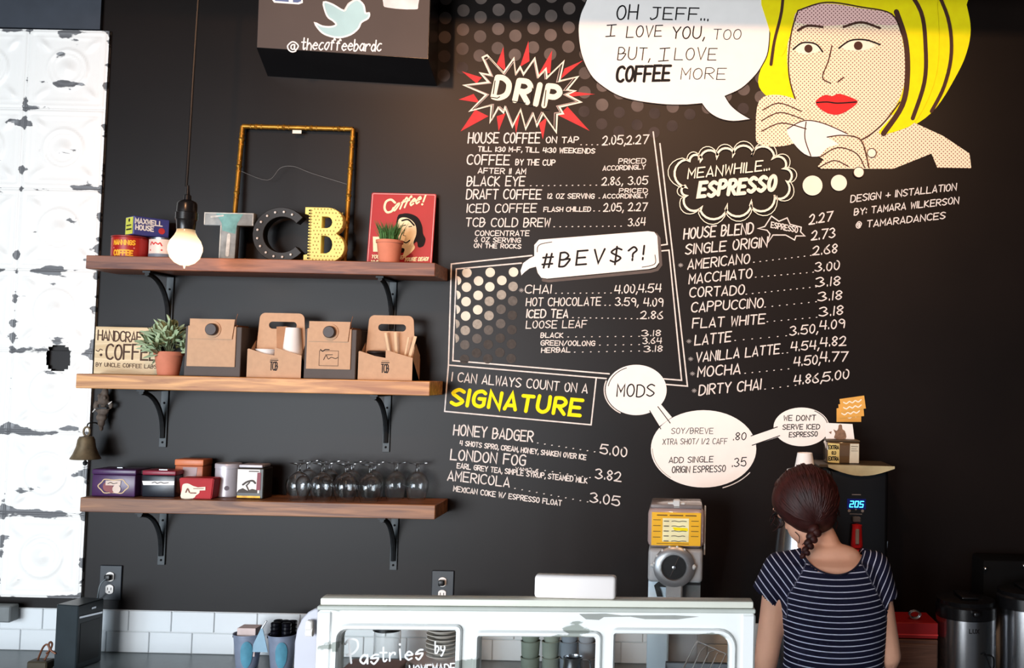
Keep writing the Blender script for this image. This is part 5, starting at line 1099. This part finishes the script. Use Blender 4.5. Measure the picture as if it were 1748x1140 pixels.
M_led = mat('blue_led', (90, 220, 255), .5, var=0, emit=(70, 200, 255), estr=2.2)
k = Ink(); h_ = .019
seg = {'2': 'abged', '0': 'abcdef', '5': 'afgcd'}
for i, ch in enumerate('205'):
    x = kk - .021 + i * .0165; z = bz(865); sl = .15
    pts = {'a': ((0, 1), (1, 1)), 'b': ((1, .5), (1, 1)), 'c': ((1, 0), (1, .5)), 'd': ((0, 0), (1, 0)), 'e': ((0, 0), (0, .5)), 'f': ((0, .5), (0, 1)), 'g': ((0, .5), (1, .5))}
    for s in seg[ch]:
        (a1, c1_), (a2, c2_) = pts[s]; k.stroke([(x + a1 * .0105 + c1_ * sl * h_, z + c1_ * h_), (x + a2 * .0105 + c2_ * sl * h_, z + c2_ * h_)], .0034)
obj('display_digits', k.mesh('l', onfront(-.1225)), M_led, t)
obj('display_window', BX(kk + .002, -.1205, bz(860), .062, .002, .034), mat('navy_display', (6, 12, 60), .3, emit=(10, 24, 120), estr=.35), t)
k = Ink()
for dx in (-.022, .022): k.disc((kk + dx, bz(871.5)), .005, 14)
k.disc((kk, bz(869)), .003, 8); k.stroke([(kk - .02, bz(877)), (kk + .02, bz(877))], .002); k.stroke([(kk - .013, bz(844)), (kk + .015, bz(844))], .003); obj('control_marks', k.mesh('l', onfront(-.1215)), mat('grey_marks', (150, 150, 156), .5), t)
obj('spout_block', BX(kk, -.134, bz(885), .026, .026, .018, bev=.003), mat('grey_plastic', (90, 90, 92), .4), t)
b = lathe([(0, 0), (.017, 0), (.020, .006), (.018, .03), (.016, .066), (.017, .074), (0, .078)], 20, M=Matrix.Translation((kk, -.146, bz(932)))); obj('red_tap', b, mat('red_tap_plastic', (190, 30, 34), .3, var=.1), t, True)
obj('tap_lever', BX(kk - .002, -.168, bz(912), .012, .006, .05, bev=.002), mat('grey_lever', (140, 128, 120), .4), t); b = BX(kk, -.15, bz(937), .05, .04, .012, bev=.003); obj('red_collar', b, mat('red_tap_plastic', (190, 30, 34), .3), t)
obj('drip_cup_wall', BX(.105, -.02, bz(960), .008, .04, .12, rot=Matrix.Rotation(R(5), 3, 'Y')), M_steel, t)
q = oncounter(1372, 900, -.38); t = thing('steel_coffee_urn', 'tall tapering stainless steel urn standing behind the barista\'s head', 'urn', q); ut = W(1372, 801, -.38).z - ZC
obj('body', lathe([(0, 0), (.10, 0), (.103, .02), (.104, ut * .5), (.082, ut * .78), (.06, ut - .01), (.056, ut), (0, ut)], 40), M_steel, t, True); obj('base_ring', lathe([(.105, 0), (.108, 0), (.108, .03), (.105, .03)], 40), M_plastic, t)
cup(q + Vector((0, 0, ut + .001)), 'upturned white paper cup on top of the steel urn', .052, .034)
q = Vector((W(1436, 790, -.15).x, -.15, ZC + zt + .0125)); t = thing('labelled_jar', 'square glass jar with yellow and white labels on top of the brewer', 'jar', q)
obj('body', BX(0, 0, .036, .112, .09, .072, bev=.006, seg=2), mat('brown_tinted_glass', (96, 74, 50), .1, var=.1, coat=.5), t, True); obj('lid', BX(0, 0, .0755, .112, .09, .006, bev=.002), mat('brown_jar_lid', (86, 70, 50), .5), t)
k = Ink(); k.poly([(-.053, .003), (-.014, .001), (-.014, .066), (-.053, .068)]); obj('yellow_label', k.mesh('l', onfront(-.0457)), mat('pale_yellow_label', (226, 206, 130), .6), t)
k = Ink(); k.text('EXTRA', -.051, .048, -.017, .048, .012, .0028, 0, False, 0); k.text('OLD', -.04, .03, -.026, .03, .01, .002, 0, False, 0); k.text('EXTRA', -.050, .010, -.017, .010, .012, .0028, 0, False, 0); obj('label_lettering', k.mesh('l', onfront(-.0464)), M_black, t)
k = Ink(); k.poly([(.020, .002), (.052, .002), (.052, .067), (.022, .067)]); obj('white_label', k.mesh('l', onfront(-.0457)), mat('cream_label', (214, 210, 190), .6), t)
k = Ink(); k.stroke([(.026, .058), (.048, .058)], .002); k.stroke([(.026, .05), (.044, .05)], .0012); k.stroke([(.026, .043), (.048, .043)], .0012); obj('label_lines', k.mesh('l', onfront(-.0464)), mat('faded_ink', (96, 88, 70), .6), t)
t = thing('photo_card', 'white card with a small brown figure photo propped on the square jar', 'card', q + Vector((-.006, .0, .0795))); t.rotation_euler = (R(-8), 0, 0)
obj('card', plate([[(-.048, 0), (.05, 0), (.044, .052), (-.052, .054)]], .0012), M_paper, t)
k = Ink(); k.poly(catmull([(-.018, .001), (-.016, .018), (-.022, .032), (-.012, .028), (-.006, .034), (-.003, .048), (.007, .048), (.009, .034), (.018, .026), (.02, .001)], 3, True)); k.poly([(-.038, .022), (-.028, .026), (-.03, .016)]); obj('printed_figure', k.mesh('l', onfront(-.0012)), mat('sepia_print', (128, 98, 78), .6, var=.3, scale=90), t)
# sticky cards on the wall
MS = mat('mustard_card', (226, 168, 78), .7, var=.06)
for i, (pts, lab) in enumerate((([(1428, 697), (1470, 688), (1470, 720), (1428, 720)], 'lowest mustard card in the cluster taped to the wall above the jar'), ([(1431, 690), (1473, 684), (1475, 710), (1433, 714)], 'middle mustard card in the cluster taped to the wall'), ([(1433, 681), (1475, 675), (1478, 697), (1436, 704)], 'uppermost mustard card in the cluster taped to the wall'))):
    me = bpy.data.meshes.new('c'); P3 = [W(x, y, -.001 - .002 * i) for x, y in pts]; P4 = [p + Vector((0, -.0012, 0)) for p in P3]; me.from_pydata(P3 + P4, [], [(4, 5, 6, 7), (3, 2, 1, 0), (0, 1, 5, 4), (1, 2, 6, 5), (2, 3, 7, 6), (3, 0, 4, 7)])
    o = tag(obj('note_card', me, MS), lab, 'card', 'mustard cards on the wall')
    k = Ink(); x0, y0 = pts[3]; sl = (pts[1][1] - pts[0][1]) / 42
    for j in range(2): k.stroke(catmull([(x0 + (4 if i else 18) + a * 5, y0 - 7 - j * 9 + a * 5 * sl + (1.5 if a % 2 else -1.5)) for a in range(7 if i else 4)], 3), 2)
    obj('white_script', k.mesh('l', lambda p, i=i: W(p[0], p[1], -.001 - .002 * i - .0017 - p[2])), M_cream, o)

# ------------------------------------------------------------------ right end of the counter
def airpot(px, pyt, Y, wpx, label, lever=True):
    q = oncounter(px, 1100, Y); t = thing('airpot', label, 'airpot', q, 0, 'steel coffee airpots'); r = wpx / 2 * S(Y); z = W(px, pyt, Y - r).z - ZC
    obj('body', lathe([(0, 0), (r, 0), (r, z), (r - .003, z + .001), (0, z + .001)], 48), M_steel, t, True)
    obj('collar', lathe([(0, z + .0015), (r + .0015, z + .0015), (r + .0015, z + .036), (r - .004, z + .042), (0, z + .042)], 48), M_dark, t, True)
    b = lathe([(0, z + .0425), (r * .96, z + .0425), (r * .98, z + .055), (r * .8, z + .060), (0, z + .062)], 40); obj('lid', b, M_dark, t, True)
    b = BX(0, 0, z + .066, r * .6, r * 1.2, .01, bev=.006, seg=2); obj('pump_lever', b, M_dark, t, True)
    b = BX(0, -r - .012, z + .03, .02, .05, .018, bev=.005, seg=2); obj('spout', b, M_dark, t, True)
    k = Ink(); k.text('LUX', -.014, z - .034, .016, z - .034, .012, .0026, 0, False, 0); obj('lettering', k.mesh('l', wrap(k, r)), M_black, t)
    b = tube(catmull([(.03, -r - .004, z - .10), (.06, -r * .8 - .02, z - .105), (.07, -r * .7, z - .16)], 4), .003, 6); obj('bail_handle', b, M_dark, t)
    return q
airpot(1648, 1062, -.33, 98, 'brushed steel airpot with black lid, nearest the barista')
airpot(1752, 1046, -.30, 98, 'brushed steel airpot cut off by the right edge of the picture')
# black machine behind the airpots
q = oncounter(1712, 1000, -.085); t = thing('black_machine', 'black machine with small chrome knobs in the dark corner behind the airpots', 'machine', q); mz_ = W(1712, 960, -.2).z - ZC
obj('housing', BX(.02, .0, mz_ / 2, .22, .14, mz_, bev=.01, seg=2), mat('deep_black_enamel', (8, 8, 9), .8, spec=.15), t, True)
for px, py in ((1682, 960), (1748, 965), (1702, 1020), (1720, 1024)):
    v = W(px, py, -.16) - q; b = bmesh.new(); ball(b, (v.x, -.076, v.z - (.02 if py < 962 else 0)), (.008, .008, .007), 12, 8); obj('chrome_knob', b, M_steel, t, True)
# red box on wooden drawers
q = oncounter(1555, 1110, -.30); zr0, zr1 = W(1572, 1091, -.38).z - ZC, W(1572, 1064, -.38).z - ZC
t = thing('wooden_drawer_box', 'low dark wooden drawer box under the red box, right of the barista', 'box', q); obj('carcass', BX(0, 0, (zr0 - .002) / 2, .134, .16, zr0 - .002, bev=.002), wood('dark_brown_boards', (60, 38, 30), (112, 78, 62)), t)
hz = zr0
for i in range(2): obj('drawer', BX(0, -.0825, hz * (.27 + .46 * i), .126, .006, hz * .40, bev=.001), wood('drawer_front_wood', (84, 56, 44), (128, 92, 74)), t)
t = thing('red_box', 'flat bright red box stacked on the dark wooden drawers', 'box', q + Vector((0, 0, zr0 + .0005))); obj('body', BX(0, 0, (zr1 - zr0) / 2, .136, .15, zr1 - zr0, bev=.002), mat('red_card', (150, 10, 16), .5, var=.05), t); obj('lower_band', BX(0, -.0755, .012, .137, .002, .004), mat('pale_red_band', (220, 60, 60), .5), t)
t = thing('chrome_ring', 'coil of chrome rings lying on the red box', 'ring', q + Vector((.004, -.03, zr1 + .0165)))
for i in range(2): obj('ring', tube([(.017 * math.cos(a * .4189), .012 * i - .006, .012 * math.sin(a * .4189)) for a in range(15)], .0035, 8, closed=True), M_steel, t, True)

# ------------------------------------------------------------------ barista seen from behind
YW = -.80; sW = S(YW)
base = W(1420, 1100, YW); fig = thing('person', 'person with dark red-brown braided hair, glasses and striped navy top, seen from behind', 'person', (base.x, YW, 0))
def w_(px, py, dy=0): v = W(px, py, YW); return Vector((v.x - base.x, dy, v.z))
def capsule(bm, a, b_, ra, rb, seg=16):
    a, b_ = Vector(a), Vector(b_); n_ = 8
    tube([a.lerp(b_, i / n_) for i in range(n_ + 1)], [ra + (rb - ra) * i / n_ for i in range(n_ + 1)], seg, bm); ball(bm, a, ra, seg, 10); ball(bm, b_, rb, seg, 10)
def loft(bm, rings, seg=28):
    """closed elliptical rings (centre, half width, half depth)"""
    prev = None; first_ = None
    for c, a, d in rings:
        cur = [bm.verts.new((c[0] + a * math.cos(2 * math.pi * k / seg), c[1] + d * math.sin(2 * math.pi * k / seg), c[2])) for k in range(seg)]
        if prev:
            for k in range(seg): bm.faces.new((prev[k], prev[(k + 1) % seg], cur[(k + 1) % seg], cur[k]))
        else: first_ = cur
        prev = cur
    bm.faces.new(first_); bm.faces.new(prev)
def solid(name, bm, m, vox, it=4, fn=None, parent=fig):
    bmesh.ops.recalc_face_normals(bm, faces=bm.faces); me = bpy.data.meshes.new(name); bm.to_mesh(me); bm.free()
    o = bpy.data.objects.new(name, me); C.objects.link(o)
    r = o.modifiers.new('r', 'REMESH'); r.mode = 'VOXEL'; r.voxel_size = vox
    s = o.modifiers.new('s', 'SMOOTH'); s.factor = .5; s.iterations = it
    me2 = bpy.data.meshes.new_from_object(o.evaluated_get(bpy.context.evaluated_depsgraph_get())); bpy.data.objects.remove(o); bpy.data.meshes.remove(me)
    if fn: me2 = fn(me2)
    for p in me2.polygons: p.use_smooth = True
    me2.materials.clear(); me2.materials.append(m)
    return obj(name, me2, None, parent)
def torso_rings(g=0.0):
    out = []
    for py, cx, hw, dp in ((940, 1418, 34, .045), (950, 1418, 60, .06), (962, 1416, 82, .078), (985, 1414, 88, .092), (1015, 1418, 89, .098), (1050, 1424, 88, .098), (1090, 1426, 83, .092), (1130, 1424, 81, .088), (1160, 1424, 86, .095)):
        v = w_(cx, py); out.append(((v.x, .01 if py > 960 else .02, v.z), hw * sW + g, dp + g))
    zh = out[-1][0][2]
    for dz_, hw, dp in ((-.06, .155, .11), (-.14, .17, .12), (-.22, .165, .115)): out.append(((out[-1][0][0], .01, zh + dz_), hw + g, dp + g))
    return out[::-1]
SHL, SHR = w_(1332, 972, .01), w_(1492, 970, .01); ELL, ELR = w_(1309, 1128, .02), w_(1520, 1122, .02)
HL = Vector((ELL.x - .012, .19, ZC + .028)); HRr = Vector((ELR.x - .03, .20, ZC + .028))
HC = w_(1378, 862, .055)        # head centre
b = bmesh.new(); loft(b, torso_rings())
capsule(b, w_(1418, 950, .01), w_(1402, 905, .035), .043, .036); ball(b, w_(1418, 948, .0), (.085, .04, .035), 20, 12)
HR_ = Matrix.Rotation(R(38), 3, 'Z') @ Matrix.Rotation(R(-38), 3, 'X')
def hd(x, y, z): return HC + HR_ @ Vector((x, y, z))
ball(b, hd(0, .0, .0), (.070, .084, .094), 24, 16, HR_); ball(b, hd(0, .036, -.05), (.052, .054, .058), 20, 12, HR_)
ball(b, hd(0, .092, -.022), (.010, .014, .012), 10, 8, HR_); tube([hd(0, .080, .012), hd(0, .104, -.024)], [.006, .010], 8, b)
ball(b, hd(0, .084, -.058), (.019, .011, .004), 10, 8, HR_); ball(b, hd(0, .086, -.067), (.016, .010, .005), 10, 8, HR_); ball(b, hd(0, .078, -.092), (.02, .016, .014), 12, 8, HR_)
for s in (-1, 1):
    ball(b, hd(s * .072, -.002, -.018), (.008, .016, .025), 12, 8, HR_); ball(b, hd(s * .03, .077, .006), (.014, .008, .009), 12, 8, HR_); ball(b, hd(s * .034, .07, .026), (.024, .012, .008), 12, 8, HR_)
for s, sh, el, hn in ((-1, SHL, ELL, HL), (1, SHR, ELR, HRr)):
    capsule(b, sh, el, .041, .034); capsule(b, el, hn, .034, .023)
    pm = hn + Vector((-s * .01, .045, -.004)); ball(b, pm, (.036, .046, .014), 16, 10)
    for f in range(4):
        x = pm.x + (-.027 + .018 * f) * (-s); ln = (.052, .064, .060, .044)[f] if True else 0
        p0 = Vector((x, pm.y + .036, pm.z)); capsule(b, p0, p0 + Vector((0, ln * .55, -.004)), .0082, .0078, 8); capsule(b, p0 + Vector((0, ln * .55, -.004)), p0 + Vector((0, ln * .95, -.022)), .0078, .0065, 8)
    p0 = pm + Vector((-s * .030, -.012, 0)); capsule(b, p0, p0 + Vector((-s * .018, .034, -.008)), .010, .008, 8); capsule(b, p0 + Vector((-s * .018, .034, -.008)), p0 + Vector((-s * .014, .058, -.018)), .008, .007, 8)
solid('body', b, M_skin, .0045, 6)
# shirt
M_sh = bpy.data.materials.new('navy_striped_jersey'); M_sh.use_nodes = True; nt = M_sh.node_tree; n = nt.nodes
at = n.new('ShaderNodeAttribute'); at.attribute_name = 'stripe'; m1 = n.new('ShaderNodeMath'); m1.operation = 'DIVIDE'; m1.inputs[1].default_value = 9.75 * sW
m2 = n.new('ShaderNodeMath'); m2.operation = 'FRACT'; m3 = n.new('ShaderNodeMath'); m3.operation = 'LESS_THAN'; m3.inputs[1].default_value = .17
nt.links.new(at.outputs['Fac'], m1.inputs[0]); nt.links.new(m1.outputs[0], m2.inputs[0]); nt.links.new(m2.outputs[0], m3.inputs[0])
mx = n.new('ShaderNodeMixRGB'); mx.inputs[1].default_value = (*lin((24, 24, 48)), 1); mx.inputs[2].default_value = (*lin((206, 206, 222)), 1); nt.links.new(m3.outputs[0], mx.inputs[0])
nt.links.new(mx.outputs[0], n['Principled BSDF'].inputs['Base Color']); n['Principled BSDF'].inputs['Roughness'].default_value = .85; n['Principled BSDF'].inputs['Specular IOR Level'].default_value = .2
b = bmesh.new(); loft(b, torso_rings(.006))
SLL, SLR = w_(1303, 1030, .012), w_(1508, 1024, .012)
for sh, el, sl in ((SHL, ELL, SLL), (SHR, ELR, SLR)):
    capsule(b, sh + Vector((0, 0, 0)), sl, .048, .0455)
capsule(b, w_(1375, 955, .005), SHL, .034, .047); capsule(b, w_(1462, 953, .005), SHR, .034, .047)
NC = w_(1419, 934)
def cutshirt(me):
    bm = bmesh.new(); bm.from_mesh(me); kill = []
    for v in bm.verts:
        p = v.co
        if ((p.x - NC.x) / (51 * sW)) ** 2 + ((p.z - NC.z) / (36 * sW)) ** 2 < 1: kill.append(v); continue
        if p.z > w_(1400, 936).z: kill.append(v); continue
        for s, sh, sl in ((-1, SHL, SLL), (1, SHR, SLR)):
            if s < 0:
                hem = (p - w_(1289, 1006)).dot(Vector((-.62, 0, -.78)).normalized())
                if hem > 0 and p.x < w_(1334, 1040).x and (Vector((p.x, p.y, 0)) - Vector((SLL.x + (SLL.z - p.z) * .1, SLL.y, 0))).length < .062: kill.append(v); break
            elif p.z < w_(1520, 1026).z - (p.x - w_(1515, 1026).x) * -.5 and p.x > w_(1513, 1030).x: kill.append(v); break
    bmesh.ops.delete(bm, geom=list(set(kill)), context='VERTS')
    me.clear_geometry(); bm.to_mesh(me); bm.free()
    at = me.attributes.new('stripe', 'FLOAT', 'POINT')
    for v in me.vertices:
        p = v.co; val = p.z - .42 * (p.x - NC.x) ** 2
        pl_ = w_(1340, 1060); seamL = w_(1372, 955).x + (w_(1372, 955).z - p.z) * -.55; seamR = w_(1465, 955).x + (w_(1465, 955).z - p.z) * .55
        if p.z > w_(1340, 1048).z:
            if p.x < max(seamL, w_(1341, 1040).x): val = (p - w_(1372, 940)).dot(Vector((.78, 0, .62))) * 1.0
            elif p.x > min(seamR, w_(1508, 1040).x): val = (p - w_(1465, 940)).dot(Vector((-.90, 0, .42))) * 1.0
        at.data[v.index].value = val + 5
    return me
sh_ = solid('striped_top', b, M_sh, .0042, 5, cutshirt); sh_['label'] = 'navy top with thin white stripes and short raglan sleeves'
sm = sh_.modifiers.new('thick', 'SOLIDIFY'); sm.thickness = .0015
b = tube([NC + Vector((51 * sW * math.cos(R(a)), (.0), 36 * sW * math.sin(R(a)))) + Vector((0, -.088 + .055 * abs(math.cos(R(a))) ** 2, 0)) for a in range(184, 357, 6)], .0024, 6)
obj('neckline_binding', b, mat('navy_binding', (26, 24, 46), .8), fig, True)
# hair
M_hair = mat('dark_auburn_hair', (54, 20, 17), .55, var=.5, scale=50, stretch=(1, 1, .25), spec=.4)
b = bmesh.new(); ball(b, HC + Vector((.0, -.018, .018)), (.093, .094, .090), 32, 20); ball(b, HC + Vector((.016, -.03, -.028)), (.072, .07, .055), 24, 14); ball(b, HC + Vector((.03, -.02, -.045)), (.05, .06, .045), 20, 12); ball(b, HC + Vector((-.058, -.028, .012)), (.040, .05, .05), 16, 10)
hr = solid('hair', b, M_hair, .005, 5)
hr['label'] = 'dark red-brown hair gathered into a low braid'
b = bmesh.new(); anchor = HC + Vector((.0, -.075, -.085)); braid0 = w_(1392, 902, -.05)
for i in range(150):
    a = random.uniform(0, 2 * math.pi) if i > 60 else i * 2 * math.pi / 60; e = random.uniform(.15, 1.45)
    d = Vector((math.cos(a) * math.sin(e), -abs(math.sin(a) * math.sin(e)) if random.random() < .8 else math.sin(a) * math.sin(e) * .5, math.cos(e)))
    pts_ = []
    for k in range(8):
        u = k / 7; dv = (d * (1 - u) + (braid0 - HC).normalized() * u * 1.2); dv.normalize()
        c_ = HC + Vector((0, -.012, .010)); pts_.append(c_ + Vector((dv.x * .093, dv.y * .099, dv.z * .099)) + Vector([random.uniform(-.0015, .0015) for _ in range(3)]))
    tube(pts_, [.0022, .004, .0045, .0045, .0045, .004, .0035, .002], 5, b)
for i in range(26):
    a = random.uniform(0, 6.28); p = HC + Vector((.088 * math.cos(a), -.05 * abs(math.sin(a)), .06 * math.sin(a) - .02)); tube(catmull([tuple(p), tuple(p + Vector((random.uniform(-.012, .012), -.006, -.012))), tuple(p + Vector((random.uniform(-.018, .014), -.004, -.03)))], 3), .0011, 4, b)
o = obj('locks', b, M_hair, hr, True); o['kind'] = 'stuff'
b = bmesh.new(); bp0, bp1 = w_(1388, 898, -.05), w_(1367, 941, -.07)
for i in range(9):
    u = i / 8; c_ = bp0.lerp(bp1, u); r = .0165 * (1 - .45 * u); s = 1 if i % 2 else -1
    ball(b, c_ + Vector((s * .006 * (1 - u * .4), -.004, 0)), (r, r * .85, r * .8), 12, 8, Matrix.Rotation(R(35 * s), 3, 'Y'))
obj('braid', b, M_hair, fig, True)
# glasses
b = bmesh.new()
for s in (-1, 1):
    tube([hd(s * .033 + .024 * math.cos(a * .4189), .100 - .004 * abs(math.cos(a * .4189)), .0 + .019 * math.sin(a * .4189)) for a in range(15)], .0024, 6, b, closed=True)
    tube([hd(s * .057, .098, .004), hd(s * .077, .06, .002), hd(s * .079, .0, -.004)], .0032, 6, b)
tube([hd(-.009, .101, .004), hd(.009, .101, .004)], .002, 6, b)
obj('glasses', b, M_plastic, fig, True)
# trousers, shoes
b = bmesh.new(); hp = torso_rings()[0][0]
loft(b, [((hp[0], .01, hp[2] - .03), .168, .118), ((hp[0], .01, hp[2] + .03), .176, .126), ((hp[0], .01, hp[2] + .11), .166, .118), ((hp[0], .01, hp[2] + .17), .156, .108)])
for s in (-1, 1): capsule(b, (hp[0] + s * .085, .01, hp[2] - .02), (hp[0] + s * .09, .015, .46), .082, .056); capsule(b, (hp[0] + s * .09, .015, .46), (hp[0] + s * .09, -.01, .10), .056, .04)
solid('trousers', b, mat('black_trousers', (22, 22, 26), .8), .008, 4)
for s in (-1, 1):
    b = bmesh.new(); ball(b, (hp[0] + s * .09, .05, .035), (.042, .12, .033), 18, 10); ball(b, (hp[0] + s * .09, -.02, .055), (.036, .045, .05), 14, 10); solid('shoe', b, M_plastic, .007, 3)
